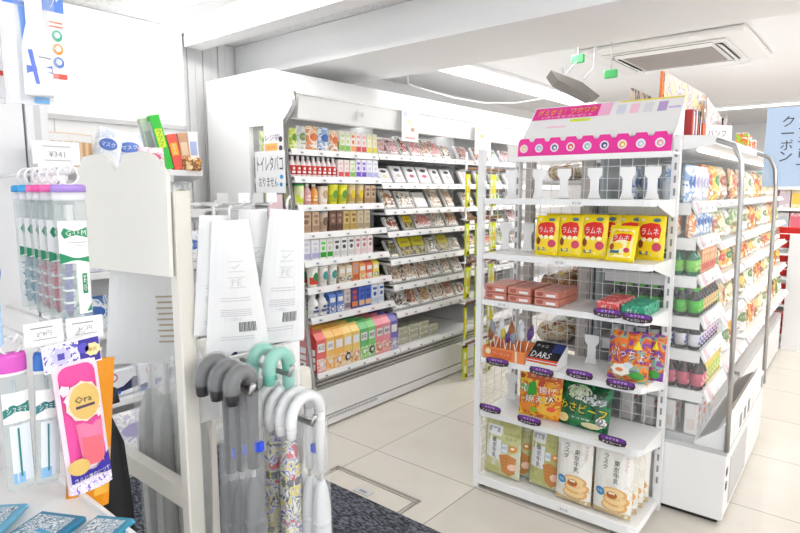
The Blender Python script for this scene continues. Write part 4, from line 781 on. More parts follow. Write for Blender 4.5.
def bags(v0, n, dv, keys, tag, w=.15):
    for si, (z, u) in enumerate(CS2+[(.335, .82)]):
        hh = [.17, .145, .118, .152, .17, .16][si]
        for j in range(n):
            key = keys[(j+si*2) % len(keys)]; col = key.split('_')[1]
            bm = bag(w, hh, .06, key)
            place('snack_bag', bm, rest(bm, GT(u-.06-(.04 if si == 5 else 0), v0+dv*j, z, math.pi/2+random.uniform(-.2, .2), -.12), z), '%s snack bag, %s level from the top, %s bag along %s' % (col, ORD[si], ORD[j], tag), 'bag', 'snack bags %s' % ('in the chiller case' if v0 < 1.3 else 'on the snack shelving'))
bags(.87, 3, .165, ['chips_orange', 'chips_yellow', 'chips_cream', 'chips_green', 'chips_white'], 'after the bottles')
bags(1.54, 11, .178, ['chips_orange', 'chips_brown', 'chips_green', 'chips_white', 'chips_cream'], 'the snack shelving', .165)

# ------------------------------------------------------------------ things standing on the chiller roof
RZ = 1.557
def vquad(b, p, q, zt0, zt1, zb, m, th=.006):
    """upright board from p to q (local u,v) with sloping top"""
    p = V((*p, 0)); q = V((*q, 0)); n = (q-p).normalized().cross(V((0, 0, 1)))*th
    b.extr([p+V((0, 0, zb)), q+V((0, 0, zb)), q+V((0, 0, zt1)), p+V((0, 0, zt0))], n, m)
b = MB(); vquad(b, (.545, .56), (.62, 1.0), 1.85, 1.80, RZ, pr(['f0a070', 'e8d8d8', 'a8a0b8', 'f4d890', 'f2c8b8', 'c8b8c0'], 14), .004); vquad(b, (.535, .56), (.545, .56), 1.85, 1.85, RZ, pl('f0843a'), .02)
b.build('promotion_board', None, GM, label='tall orange and cream illustrated board standing upright behind the pink sweet carton', cat='board')
b = MB(); vquad(b, (.42, .52), (.47, .75), 1.79, 1.76, RZ, pr(['8a8a90', 'c8c0b8', '5a5a60', 'e0d0c0'], 16), .004); b.build('promotion_board', None, GM, label='small grey and beige illustrated board beside the taller orange one', cat='board')
b = MB(); vquad(b, (.64, .95), (.66, 1.25), 1.78, 1.70, RZ, pr(['f4ece8', 'e8b8b0', 'd8d8e0', 'f8f4f0'], 20), .004); b.build('promotion_board', None, GM, label='pale pink and white board beyond the orange illustrated one on the roof', cat='board')
for i, (v, hh, c, d) in enumerate(((.50, .115, 'b83a3a', 'dark red'), (.525, .11, 'c8ccd8', 'pale grey'), (.55, .115, '5a3a6a', 'purple'), (.575, .12, 'd8d8d0', 'cream'), (.61, .12, '2a4a44', 'dark green'), (.645, .12, '2a2426', 'black'))):
    b = MB(); b.bbox(-.05, .05, -.01, .01, 0, hh, pl(c), .002); b.patch(lambda y, z: (.0505, y, z), -.007, .007, .02, hh-.02, WPAPER if i % 2 else pl('e0482a')); b.build('magazine', None, GT(.635, v, RZ+.001, random.uniform(-.04, .04)), label=d+' spined booklet standing upright on the chiller roof near the sweet carton', cat='booklet', group='booklets on the chiller roof')
b = MB(); b.box(-.03, .03, -.03, .03, 0, .075, pl('f0601e')); b.patch(lambda x, z: (x, -.0306, z), -.02, .02, .01, .06, pl('f48a4a')); b.build('cardboard_box', None, GT(.66, .70, RZ+.001), label='small bright orange box on the chiller roof beside the booklets', cat='box')
card('handwritten_sign', .2, .085, GT(.70, .92, RZ+.045, math.pi/2-.5), 'small white handwritten sign with black and red letters on the chiller roof', 'sign', lambda b, f, g, w, hh: (b.text('パンフ', f, 0, .004, .03, DARK, .12), b.text('ご自由', f, .04, -.026, .014, pl('c8303a'), .06)))
t = thing('leaflet_holder', 'black wire leaflet holder with fanned grey leaflets on the chiller roof', 'holder', GT(.68, 1.2, RZ))
b = MB(); b.box(-.03, .03, -.09, .09, 0, .006, BLACK); b.tube([(0, 0, .006), (0, 0, .07), (0, .05, .13)], .006, BLACK, 6); b.tube([(0, 0, .06), (0, -.05, .14)], .006, BLACK, 6); b.build('base', t)
for i, (y0, y1, zt, c) in enumerate(((-.13, -.04, .085, '8a8688'), (-.03, .03, .15, '7a7476'), (.02, .1, .13, '9a9088'), (-.10, -.05, .16, 'b09a98'))):
    b = MB(); b.extr([(.0+.004*i, y0, .012), (.004*i, (y0+y1)/2, .006), (.004*i, y1, zt), (.004*i, (y0+y1)/2, zt*.85), (.004*i, y0, zt*.8)], (.003, 0, 0), pr([c, 'd8d0cc', c], 30)); b.build('leaflet', t)
for i, (c, v) in enumerate((('a8d83a', 1.50), ('f4f0e0', 1.6), ('f0b8c8', 1.78))):
    b = MB(); b.bbox(-.03, .03, -.04, .04, 0, .09-.01*i, pr([c, 'f4f4f0', 'e8843a', c], 25), .004); b.build('snack_box', None, GT(.72, v, RZ+.001, .1), label='small bright box on the roof beyond the leaflet holder, %s from the holder' % ORD[i], cat='box', group='small boxes on the roof')
# ------------------------------------------------------------------ ceiling things
ac = thing('ceiling_air_conditioner', 'white square ceiling cassette air conditioner with taupe grille above the island', 'air conditioner', T((-1.22, 4.40, 2.25)))
b = MB(); b.bbox(-.50, .50, -.47, .47, 0, .038, mat('ac_white', h('e6e4e2'), .5), .012); b.bbox(-.38, .38, -.36, .36, -.012, 0, mat('ac_white2', h('dddbd9'), .5), .006); b.build('panel', ac)
b = MB(); b.box(-.27, .27, -.25, .25, -.018, -.012, mat('ac_grille', h('98908c'), .6))
for k in range(24): b.box(-.27, .27, -.245+.0208*k, -.238+.0208*k, -.021, -.018, mat('ac_slat', h('b4aca8'), .6))
b.build('grille', ac)
for (x0, x1, y0, y1) in ((-.3, .3, -.345, -.30), (-.3, .3, .30, .345), (.30, .345, -.28, .28), (-.345, -.30, -.28, .28)):
    b = MB(); b.box(x0, x1, y0, y1, -.0135, -.0125, BLACK); 
    if x1-x0 > .1: b.extr([(x0, y0+.012, -.014), (x0, y1, -.03), (x0, y1, -.026), (x0, y0+.012, -.0125)], (x1-x0, 0, 0), mat('ac_white', h('e6e4e2'), .5))
    else: b.extr([(x0+.012, y0, -.014), (x1, y0, -.03), (x1, y0, -.026), (x0+.012, y0, -.0125)], (0, y1-y0, 0), mat('ac_white', h('e6e4e2'), .5))
    b.build('louvre', ac)
def tubelamp(x0, x1, y, label, z=CZ, n=1):
    t = thing('ceiling_lamp', label, 'lamp', T(((x0+x1)/2, y, z-.075))); L_ = (x1-x0)/2
    b = MB(); b.extr([(-L_, -.06, .074), (-L_, .06, .074), (-L_, .03, .03), (-L_, -.03, .03)], (2*L_, 0, 0), WHITE); b.build('housing', t)
    b = MB(); b.tube([(-L_+.01, 0, .008), (L_-.01, 0, .008)], .018, mat('fluorescent_tube', (1, .99, .97), emit=24), 10); b.build('tube', t); return t
tubelamp(-3.2, -1.95, 1.80, 'bare fluorescent tube lamp on the ceiling beside the shutter box over the wall panel')
t = thing('ceiling_lamp', 'long bright ceiling light strip above the refrigerated wall case', 'lamp', T((-2.62, 4.9, CZ-.03)))
b = MB(); b.box(-.16, .14, -1.8, 1.8, 0, .029, WHITE); b.build('housing', t); b = MB(); b.box(-.14, .13, -1.78, 1.78, -.004, 0, mat('diffuser_light', (1, .99, .98), emit=1.6)); b.build('diffuser', t)
t = thing('ceiling_lamp', 'distant ceiling light strip beyond the blue banner', 'lamp', T((-1.0, 7.6, CZ-.03)))
b = MB(); b.box(-1.4, 1.4, -.1, .1, 0, .029, WHITE); b.build('housing', t); b = MB(); b.box(-1.38, 1.38, -.08, .08, -.004, 0, mat('diffuser_light', (1, .99, .98), emit=3)); b.build('diffuser', t)
for y_ in (.9, 3.9, 6.9):  # added tube lamps out of view, to brighten the ceiling and aisle
    t = thing('added_lamp', 'added unseen tube lamp over the open aisle, %s from the shop front' % ORD[int(y_//3)], 'lamp', T((1.1, y_, CZ-.42)))
    b = MB(); b.box(-.02, .02, -1.2, 1.2, .03, .06, WHITE); b.tube([(0, -.9, .06), (0, -.9, .42)], .004, GREYW, 6); b.tube([(0, .9, .06), (0, .9, .42)], .004, GREYW, 6); b.build('housing', t)
    b = MB(); b.tube([(0, -1.19, .0), (0, 1.19, .0)], .02, mat('bright_tube' if y_ < 2 else 'soft_tube', (1, .99, .98), emit=38 if y_ < 2 else 18), 8); b.build('tube', t)
b = MB(); pts = [atD(x, y, 4.6) for x, y in ((408, 84), (430, 91), (455, 98), (485, 103), (515, 103), (540, 99), (562, 93))]; pts = [V((pts[0].x, pts[0].y, CZ))]+pts+[V((pts[-1].x, pts[-1].y, CZ))]; b.tube(pts, .006, WHITE, 6); b.build('hanging_cable', label='thin white cable sagging below the ceiling above the wall case', cat='cable')
t = thing('hanging_sign_panel', 'dark grey tilted sign panel hanging on two wires with green clips', 'sign', T(atD(576, 84, 3.5)))
def rel(x, y, d=3.5): return atD(x, y, d)-atD(576, 84, 3.5)
b = MB(); n_ = V((.3, .5, .0))*.5
b.extr([rel(551, 70), rel(558, 80), rel(592, 97), rel(600, 96), rel(582, 82)][::-1], (-.1, .14, -.012), mat('sign_grey', h('7a7672'), .5)); b.build('panel', t)
for (x0, y0, x1, y1) in ((565, 75, 578, 60), (583, 80, 594, 68)):
    b = MB(); p = rel(x0, y0); q = rel(x1, y1); b.tube([p, q, V((q.x, q.y, CZ-t.location.z if False else CZ-(T(atD(576, 84, 3.5)).translation.z)))], .005, GREYW, 6); b.build('wire', t)
for (x, y) in ((578, 59), (611, 74)):
    b = MB(); p = rel(x, y); b.bbox(p.x-.04, p.x+.04, p.y-.01, p.y+.01, p.z-.025, p.z+.025, mat('green_clip', h('4cb86a'), .4), .006); b.tube([(p.x, p.y, p.z), (p.x, p.y, CZ-(atD(576, 84, 3.5)).z)], .003, GREYW, 5); b.build('clip', t, label='green plastic clip')
b = MB(); b.box(-.09, .09, -.05, .05, 0, .025, WHITE); b.build('junction_box', None, T(onZ(738, 66, CZ-.03)+V((0, 0, .003))), label='small white junction box on the ceiling near the air conditioner', cat='junction box')
def dban(b, f, g, w, hh):
    b.text('クーポン', f, -.085, .04, .058, DARK, vert=True); b.text('アプリで', f, -.012, -.02, .058, DARK, vert=True); b.disc(f, -.012, .13, .028, .028, WPAPER); b.disc(g, -.012, .13, .02, .02, pl('e8a080'))
p = onY(765, 147, 3.6)
t = card('hanging_banner', .36, .40, T(p+V((.18, 0, -.005)), .12), 'light blue banner with vertical dark Japanese lettering hanging over the aisle', 'banner', dban, mat('banner_blue', h('bfd6f2'), .6))
b = MB(); 
b.tube([(.1, .002, .2), (.1, .002, CZ-(p.z-.005))], .0012, GREYW, 4)
b.build('cord', t)
# ------------------------------------------------------------------ far end of the aisle
t = thing('basket_rack', 'white rack of stacked red baskets at the far end of the aisle', 'rack', GT(.745, 3.66, 0))
b = MB(); b.box(.06, .19, -.04, -.012, 0, .98, WHITE); b.box(.155, .19, -.012, .03, 0, .98, WHITE); b.build('side_post', t); b = MB(); b.box(.155, .19, .5, .53, 0, 1.0, WHITE); b.build('side_post', t)
for z in (.12, .38, .62, .86): b = MB(); b.box(-.2, .155, 0, .53, z-.012, z, WHITE); b.build('shelf', t)
b = MB(); b.box(-.2, .155, .0, .53, .0, .05, WHITE); b.build('base_deck', t)
RED = mat('basket_red', h('d8241c'), .4)
for si, z in enumerate((.12, .38, .62, .86)):
    for k in range(3):
        b = MB(); zz = z+.002+.06*k
        b.extr([(-.16, .02, zz), (.14, .02, zz), (.15, .012, zz+.052), (-.17, .012, zz+.052)], (0, .006, 0), RED); b.box(-.16, .14, .03, .4, zz, zz+.006, RED); b.box(-.17, .15, .008, .012, zz+.046, zz+.054, pl('f04a30')); b.box(.135, .145, .02, .4, zz, zz+.05, RED); b.box(-.17, -.16, .02, .4, zz, zz+.05, RED)
        b.build('basket', None, GT(.745, 3.66, 0), label='red plastic basket, %s in the stack on the %s rack shelf counted upward' % (ORD[k], ORD[si]), cat='basket', group='red baskets on the far rack')
t = thing('far_shelving', 'tall white far shelving filled with small packages behind the basket rack', 'shelving', GT(.2, 5.4, 0))
b = MB(); b.box(-.5, 1.5, .3, .32, 0, 1.5, GREYW); b.build('back_panel', t)
for z in (.1, .4, .65, .9, 1.15, 1.38): b = MB(); b.box(-.5, 1.5, 0, .3, z-.012, z, WHITE); b.box(-.5, 1.5, -.005, .0, z-.03, z+.005, WHITE); b.build('shelf', t)
for x in (-.5, 1.46): b = MB(); b.box(x, x+.04, 0, .3, 0, 1.5, WHITE); b.build('side_post', t)
cl = ['c8b8c0', 'd86a7a', '8a98a8', 'e8c050', '2aa0a0', 'c83a2a', 'b8c0c8', '3a9a4a']
for si, z in enumerate((.9, 1.15, 1.38)):
    for k in range(9):
        c = cl[(k*3+si*2) % 8]; place('package', blockpack(.105, .1, .2, (c, 'e8e8e8', c, 'f0d8c8'), c), GT(.35+.115*k, 5.5, z+.0015), 'small package on the far shelving, %s of the upper shelves, %s along' % (ORD[si], ORD[k]), 'package', 'packages on the far shelving')

# ------------------------------------------------------------------ toiletry fixture beside the camera
HP = math.pi/2
fix = thing('toiletry_display_fixture', 'tall white display fixture hung with toothbrush packs, its low tray holding blue packs', 'display fixture', T((-1.05, 0, 0)))
FW = mat('fixture_white', h('e0e0e2'), .5)
b = MB(); b.box(-.03, 0, -.75, .338, .05, 1.95, FW); b.box(0, .002, .03, .033, .9, 1.95, GREYW); b.build('back_panel', fix)
b = MB(); b.box(-.03, .004, .341, .372, 0, 1.95, FW); b.box(.004, .0045, .352, .361, .9, 1.9, GREYW)
b.build('upright_post', fix)
b = MB(); b.box(-.45, 0, .338, .341, 0, .86, FW); b.build('side_panel', fix)
b = MB(); b.box(0, .36, -.75, .318, .885, .899, WHITE); b.box(.352, .36, -.75, .318, .86, .905, WHITE); b.box(0, .352, .312, .318, .899, .906, WHITE); b.build('tray', fix)
b = MB(); b.box(0.005, .33, -.75, .30, 0, .06, WHITE); b.build('base_deck', fix)
for (y, z, L_) in ((.302, 1.362, .27), (.226, 1.16, .27), (.252, 1.155, .27), (.295, 1.16, .29), (.226, 1.56, .41), (.16, 1.56, .38), (.19, 1.36, .33), (.34, 1.11, .22)):
    b = MB(); b.tube([(0, y, z), (L_-.012, y, z), (L_, y, z+.012)], .0022, WHITE, 6); b.build('hook', fix)
def ptag(y, z, ang, txt, where, X=-.785):
    b = MB(); b.box(-.0215, .0215, -.001, .001, -.014, .014, WPAPER); f = lambda x, z: (x, -.0016, z)
    b.text(txt, f, .0, -.001, .006, GINK); b.patch(f, -.015, .01, .006, .0075, GINK); b.patch(f, -.012, .014, -.0085, -.0075, GINK); b.box(-.0215, .0215, -.002, .002, -.016, -.014, FW)
    b.build('price_tag', None, T((X, y, z), HP+ang, 0, 0), label='small white printed price tag '+where, cat='price tag')
ptag(.256, 1.167, 0, '278円', 'above the blue capped toothbrush pack'); ptag(.304, 1.165, -.1, '348円', 'above the pink toothbrush pack header')
b = MB(); b.box(-.034, .034, -.001, .001, -.018, .018, WPAPER); b.text('¥341', lambda x, z: (x, -.0016, z), 0, -.002, .009, GINK); b.patch(lambda x, z: (x, -.0016, z), -.02, .02, .009, .0105, pl('b0b0b0')); b.patch(lambda x, z: (x, -.0016, z), -.018, .02, -.012, -.011, pl('a0a0a0'))
b.build('price_tag', None, T(onX(56.5, 153, -1.0), HP), label='larger white price tag reading 341 beside the fixture post', cat='price tag')
b = MB(); b.extr([(-.02, 0, -.014), (.02, 0, -.014), (.02, 0, .004), (.012, 0, .014), (-.02, 0, .014)], (0, .0015, 0), WPAPER); b.box(-.0215, -.0195, -.001, 0, -.012, .002, BLACK); b.box(.004, .0055, -.001, 0, -.006, .006, GINK)
b.build('hook_card', None, T(onX(53, 172, -.99), HP), label='blank white hook end card below the 341 price tag', cat='card')
def brush(i, X, cap, hand, nm, lab):
    t = thing('toothbrush_pack', lab, 'toothbrush pack', T((X, .302+.0008*i, 1.172), HP), 'hanging green labelled toothbrush packs')
    b = MB(); b.lathe([(.0185, 0), (.0195, .004), (.0195, .155)], CLEAR, 16, (0, 0), 1, .42); b.build('case', t)
    b = MB(); b.lathe([(.0195, .155), (.0205, .157), (.0205, .166)], mat('collar_clear', (.9, .9, .93), .3, 0, .7), 16, (0, 0), 1, .45); b.lathe([(.0212, .166), (.0212, .173), (.019, .1755)], pl(cap, .3), 16, (0, 0), 1, .5); b.build('cap', t)
    b = MB(); b.tube([(-.008, 0, .008), (-.008, 0, .03), (-.006, 0, .07), (-.003, 0, .1), (-.002, 0, .135)], [.0035, .005, .0045, .0028, .002], pl(hand, .3), 8); b.box(-.006, .002, -.004, .003, .128, .15, WPAPER)
    for k in range(7): b.box(-.0135, -.0025, -.0052, .004, .016+.008*k, .0185+.008*k, WPAPER if k % 2 else pl(hand))
    b.build('toothbrush', t)
    b = MB(); f = lambda x, z: (x, -.0086*math.sqrt(max(.05, 1-(x/.0196)**2)), z); g = lambda x, z: (x, f(x, z)[1]-.0005, z); k_ = lambda x, z: (x, f(x, z)[1]-.001, z); G = pl('0f8a5a')
    b.patch(f, -.0175, .0175, .076, .13, WPAPER, 6, 2); b.patch(f, .0, .0172, .01, .076, WPAPER, 3, 2)
    b.poly(g, [(-.012, .108), (-.015, .1145), (-.012, .121), (.0165, .121), (.0165, .108)], G); b.text('G·U·M', k_, .002, .1145, .0072, WPAPER, .025)
    b.poly(g, [(-.0175, .09), (-.008, .084), (.006, .082), (.017, .0835), (.017, .076), (-.0175, .076)], G); b.patch(g, -.008, .014, .102, .1028, GINK, 3, 1); b.patch(g, -.004, .013, .098, .0985, GINK, 3, 1)
    b.patch(g, .006, .0125, .036, .062, G, 1, 2); b.text('GUM', k_, .0092, .049, .004, WPAPER, .02, HP); b.poly(g, [(.009, .012), (.0165, .012), (.0165, .022)], G); b.build('label', t)
    b = MB(); b.tube([(0+.012*math.cos(w), -.002, .187+.012*math.sin(w)) for w in [k*math.pi/8 for k in range(17)]], .0016, mat('white_loop', (.9, .9, .9), .3), 6); b.build('hang_loop', t)
for i, (X, cap, hand, cn) in enumerate(((-.80, 'a98ad8', '6a5a9c', 'lilac'), (-.838, 'f06ab0', 'c83a5a', 'first pink'), (-.868, 'ee5aa8', 'b83a60', 'second pink'), (-.893, 'f272b4', 'b04a70', 'third pink'), (-.925, '3aa8e0', '1a7a9a', 'first blue'), (-.955, '2a9ad8', '1a6a9a', 'second blue'))):
    brush(i, X, cap, hand, cn, cn+' capped toothbrush pack with green logo label on the upper hook')
def wrap(b, w, hh, t=.012):
    g = bulge(w, hh, t, 1); b.patch(lambda x, z: (x, -g(x, z)-.002, z), -w/2, w/2, 0, hh, FILM, 5, 6)
# lower packs with tubes
def lowpack(X, y, w, hh, z, cap, band, lab, txt, tilt):
    t = thing('toothbrush_pack', lab, 'toothbrush pack', T((X, y, z), HP, 0, tilt)); 
    b = MB(); b.lathe([(w*.46, 0), (w*.5, .006), (w*.5, hh*.86)], CLEAR, 14, (0, 0), 1, .4); b.build('case', t)
    b = MB(); b.lathe([(w*.5, hh*.86), (w*.53, hh*.87), (w*.53, hh*.97), (w*.48, hh)], pl(cap, .3), 14, (0, 0), 1, .45); b.lathe([(w*.51, hh*.84), (w*.51, hh*.865)], WPAPER, 14, (0, 0), 1, .45); b.build('cap', t)
    f = lambda x, z: (x, -w*.205*math.sqrt(max(.05, 1-(x/(w*.51))**2)), z); g = lambda x, z: (x, f(x, z)[1]-.0005, z)
    b = MB(); b.patch(f, -w*.46, w*.46, hh*.5, hh*.72, WPAPER, 6, 2); b.poly(g, [(-w*.46, hh*.54), (w*.44, hh*.56), (w*.44, hh*.64), (-w*.2, hh*.63), (-w*.46, hh*.6)], pl(band)); b.text(txt, lambda x, z: (x, g(x, z)[1]-.0005, z), 0, hh*.59, hh*.045, WPAPER, w*.7)
    b.patch(f, -w*.3, w*.42, hh*.06, hh*.48, pl('dfe6ee'), 5, 2); b.patch(g, -w*.05, w*.02, hh*.1, hh*.46, pl(band)); b.patch(g, -w*.3, w*.1, hh*.05, hh*.13, pl('8ab8e0')); b.build('label', t)
    b = MB(); b.tube([(w*.1, 0, .01), (w*.1, 0, hh*.45), (0, 0, hh*.8)], [.004, .003, .002], pl('c8d0dc'), 6); b.build('toothbrush', t)
    b = MB(); b.tube([(0+.011*math.cos(w_), -.002, hh+.009+.011*math.sin(w_)) for w_ in [k*math.pi/8 for k in range(17)]], .0014, mat('white_loop', (.9, .9, .9), .3), 6); b.build('hang_loop', t)
lowpack(-.80, .2235, .031, .172, .974, 'd85ac0', '1f7f7a', 'magenta capped toothbrush pack with teal band at the fixture edge', 'システマ', 0)
lowpack(-.80, .252, .029, .17, .970, '3a7ad0', '2a7a80', 'blue capped toothbrush pack with white label under the small price tag', 'システマ', .06)
# pink pack
t = thing('toothbrush_set', 'pink toothbrush and paste travel set with gold medallion and patterned header', 'toothbrush set', T((-.78, .2955, .952), HP, 0, -.06))
b = MB(); g_ = bulge(.054, .176, .014, 1); f = lambda x, z: (x, -g_(x, z)-.0016, z)
b.patch(f, -.027, .027, 0, .176, pl('ead9e4', .3), 8, 12); b.patch(lambda x, z: (x, .001, z), .027, -.027, 0, .176, pl('e2d4de')); b.build('card', t)
b = MB(); f1 = lambda x, z: (x, -g_(x, z)-.003, z); f2 = lambda x, z: (x, -g_(x, z)-.0042, z); f3 = lambda x, z: (x, -g_(x, z)-.0054, z); f4 = lambda x, z: (x, -g_(x, z)-.0066, z)
def rr(x0, x1, z0, z1, r): return [(x0+r-r*math.cos(a), z1-r+r*math.sin(a)) for a in (0, .5, 1.05, HP)]+[(x1-r+r*math.sin(a), z1-r+r*math.cos(a)) for a in (0, .5, 1.05, HP)]+[(x1, z0), (x0, z0)]
b.poly(f1, rr(-.022, .022, .022, .17, .012), mat('pink_case', h('e04a98'), .25), None, 5); b.poly(f2, [(-.008, .036), (.019, .034), (.022, .09), (-.011, .094)], mat('pink_tube', h('f07aa0'), .25)); b.poly(f3, [(-.006, .036), (.017, .034), (.018, .07), (-.006, .075)], pl('ee6a78')); b.build('pink_case', t)
b = MB(); GD = mat('gold_print', h('dcb96a'), .4); b.disc(f3, .002, .122, .0215, .026, pl('f2dcc8'), 20, .04); b.disc(f4, .003, .122, .0185, .0235, GD, 20); b.text('Ora', lambda x, z: (x, f4(x, z)[1]-.0007, z), .001, .126, .009, pl('4a3a2a'), .02); b.patch(lambda x, z: (x, f4(x, z)[1]-.0007, z), -.009, .014, .1145, .118, pl('4a3a5a'))
b.disc(f3, -.018, .141, .006, .007, pl('f4d8e4'), 10, .15); b.disc(f3, .019, .102, .005, .006, pl('f4e0e0'), 10, .15); b.disc(f3, -.015, .128, .005, .006, pl('f8e8ee'), 10, .15); b.build('medallion', t, label='gold round medallion print')
b = MB(); b.poly(f3, [(-.024, .016), (-.024, .034), (-.012, .03), (.006, .029), (.02, .036), (.025, .046), (.026, .022), (.026, .016)], pl('33279a')); b.text('さらに美白にツヤ', f4, .001, .0215, .0075, WPAPER, .044, .08); b.disc(f4, -.014, .038, .0125, .011, GD, 16); b.patch(f2, -.026, .026, .001, .016, pr(['f0ecf6', 'd8c8ec', 'f8f4fa', '8a70c8'], 160), 6, 2); b.build('footer_print', t)
b = MB(); b.box(-.034, .034, -.002, 0, .166, .201, WPAPER); q = lambda x, z: (x, -.0026, z); q2 = lambda x, z: (x, -.0032, z)
b.patch(q, -.033, .008, .168, .199, pr(['eceaf6', 'd0cdee', 'f6f5fb', '5a55b8'], 200)); b.disc(q2, -.014, .184, .011, .011, pl('c8c4ec'), 16, .2); b.disc(lambda x, z: (x, -.0038, z), -.014, .184, .005, .005, pl('5550b0'), 8, .2); b.patch(q, .008, .033, .168, .199, pl('3a2f9a')); b.disc(q2, .013, .188, .007, .007, pl('5a50c0')); b.disc(q2, .024, .184, .0095, .0085, pl('efdca0'), 16, .08); b.text('限定', lambda x, z: (x, -.0038, z), .024, .184, .005, pl('a07a40')); b.build('header', t, label='white and violet patterned header card')
t = thing('hanging_pack', 'amber orange long pack hanging behind the pink travel set', 'pack', T((-.875, .325, .872), HP, 0, .1))
b = MB(); g5 = bulge(.06, .225, .012, 1); b.patch(lambda x, z: (x, -g5(x, z), z), -.03, .03, 0, .225, mat('amber_film', h('e8940f'), .3), 6, 8); b.patch(lambda x, z: (x, .002, z), .03, -.03, 0, .225, mat('amber_film', h('e8940f'), .3)); b.build('film', t)
b = MB(); b.patch(lambda x, z: (x, -g5(x, z)-.001, z), .005, .028, .02, .075, pl('f0b848'), 2, 3); b.patch(lambda x, z: (x, -g5(x, z)-.002, z), .01, .028, .06, .09, pl('b8b0a0'), 2, 2); b.build('label', t)
# light blue pack at the frame edge
b = MB(); b.bbox(-.03, .03, -.006, .006, 0, .17, pl('a8c8ee'), .003); f = lambda x, z: (x, -.0075, z); b.disc(f, .012, .12, .02, .025, pl('f05a28')); b.disc(f, .014, .085, .018, .02, pl('2a7ac8')); b.disc(lambda x, z: (x, -.0085, z), .014, .12, .01, .012, WPAPER); b.text('ハブラシ', f, .008, .04, .016, WPAPER, vert=True); b.poly(f, [(-.03, .13), (.02, .17), (-.03, .17)], pl('1a6a7a'))
b.build('hanging_pack', None, T((-.76, .176, 1.165), HP), label='light blue blister pack with orange and blue discs at the outer hook', cat='pack')
# mouth spray packs top
for i, (X, y, z, nm) in enumerate(((-.66, .229, 1.424, 'clear blister pack with white spray bottle and blue cross hanging nearest the aisle'), (-.72, .190, 1.43, 'second clear blister pack with white spray bottle, hanging behind the first'))):
    t = thing('spray_pack', nm, 'blister pack', T((X, y, z), HP))
    b = MB(); b.bbox(-.027, .027, -.001, 0, 0, .15, mat('clear_card', (.86, .88, .93), .2, 0, .55), .0004)
    f = lambda x, z: (x, -.0018, z); g = lambda x, z: (x, -.0026, z)
    b.patch(f, -.027, .027, .093, .15, pl('4a7ad0')); b.text('口腔ケア', g, 0, .103, .014, WPAPER, .048); b.patch(f, .012, .026, .006, .0925, pl('f0eef2'))
    for k, c in enumerate(('3fae8a', 'e89a3a', '4a78c8')): b.disc(g, .019, .07-.013*k, .005, .0055, pl(c)); b.disc(lambda x, z: (x, -.0032, z), .019, .0705-.013*k, .0028, .003, pl('d8e8e8'))
    b.patch(g, .013, .026, .028, .033, pl('d84a3a')); b.patch(g, .012, .025, .082, .0835, pl('e0704a')); b.patch(g, .012, .025, .078, .0795, pl('e0704a')); b.poly(f, [(-.014, .0925), (-.012, .05), (.0, .0925)], pl('3a8ae0')); b.patch(g, -.006, .008, .002, .009, pl('6aaee8'))
    b.build('backing_card', t)
    b = MB(); b.lathe([(.0125, .008), (.013, .012), (.0125, .055), (.009, .07), (.0075, .075), (.0075, .1), (.006, .106)], mat('white_bottle', (.9, .91, .94), .35), 16, (-.003, -.009), 1, .7)
    f = lambda x, z: (-.003+x, -.009-.0094*math.sqrt(max(.05, 1-(x/.0135)**2)), z); B_ = pl('2f5ad0'); b.poly(f, [(-.01, .05), (-.0065, .05), (-.002, .018), (-.0055, .018)], B_); b.poly(f, [(-.0115, .028), (.0115, .03), (.0115, .0375), (-.0115, .0355)], B_); b.patch(lambda x, z: (f(x, z)[0], f(x, z)[1]-.0006, z), -.004, .01, .031, .0345, WPAPER, 3, 1); b.patch(f, -.002, .01, .043, .0445, GINK, 3, 1); b.build('spray_bottle', t)
    b = MB(); b.bbox(-.019, .013, -.02, -.001, .004, .112, GLASS, .004); b.build('blister', t)
# packs on the tray
for i, (x, y, w, rz_, c) in enumerate(((-.80, .236, .07, .5, '2a7fa8'), (-.735, .278, .055, .55, '2a8fb0'), (-.75, .20, .06, .25, '4a9ac8'), (-.87, .20, .06, .8, '6ab0d0'))):
    b = MB(); b.bbox(-w/2, w/2, -.045, .045, 0, .008, pl(c), .002); f = lambda u, v: (u, v, .0088)
    b.patch(f, -w*.42, w*.36, -.04, .036, pr(['b8c8d4', '8aa8bc', 'd8e0e6', '5a8098', 'e8eef0'], 90)); b.patch(lambda u, v: (u, v, .0096), -w*.36, w*.1, -.03, -.012, pr(['c8c0a0', 'e8e8e0', '6a8aa0'], 120)); b.text('テープ', lambda u, v: (u, v, .0096), 0, .02, .012, WPAPER, w*.5)
    b.build('blister_pack', None, T((x, y, .9005+(.009 if i == 2 else 0)+(.001*i)), rz_), label='flat blue edged blister pack lying on the white tray, %s from the tray end' % ORD[[1, 0, 2, 3][i]], cat='blister pack', group='blue packs lying on the tray')
# ------------------------------------------------------------------ umbrella rack
rk = thing('umbrella_rack', 'white metal umbrella rack with a wavy topped end board beside the charcoal mat', 'rack', T((0, 0, 0)))
CW = mat('cream_enamel', h('e6e3da'), .4)
for x, y in ((-1.09, .615), (-1.10, .93), (-1.54, .615), (-1.54, .93)):
    b = MB(); b.bbox(x-.0155, x+.0155, y-.018, y+.018, .013, 1.34 if y < .7 and x > -1.2 else .9, CW, .003); b.build('post', rk)
for (p, q) in (((-1.525, .615), (-1.105, .615)), ((-1.525, .93), (-1.117, .93))):
    b = MB(); b.box(p[0], q[0], p[1]-.014, p[1]+.014, .665, .71, CW); b.build('rail', rk)
for x in (-1.54, -1.09): b = MB(); b.box(x-.01, x+.01, .633, .912, .1, .14, CW); b.build('rail', rk)
b = MB(); b.bbox(-1.52, -1.105, .64, .9, .05, .075, CW, .005); b.build('drip_tray', rk)
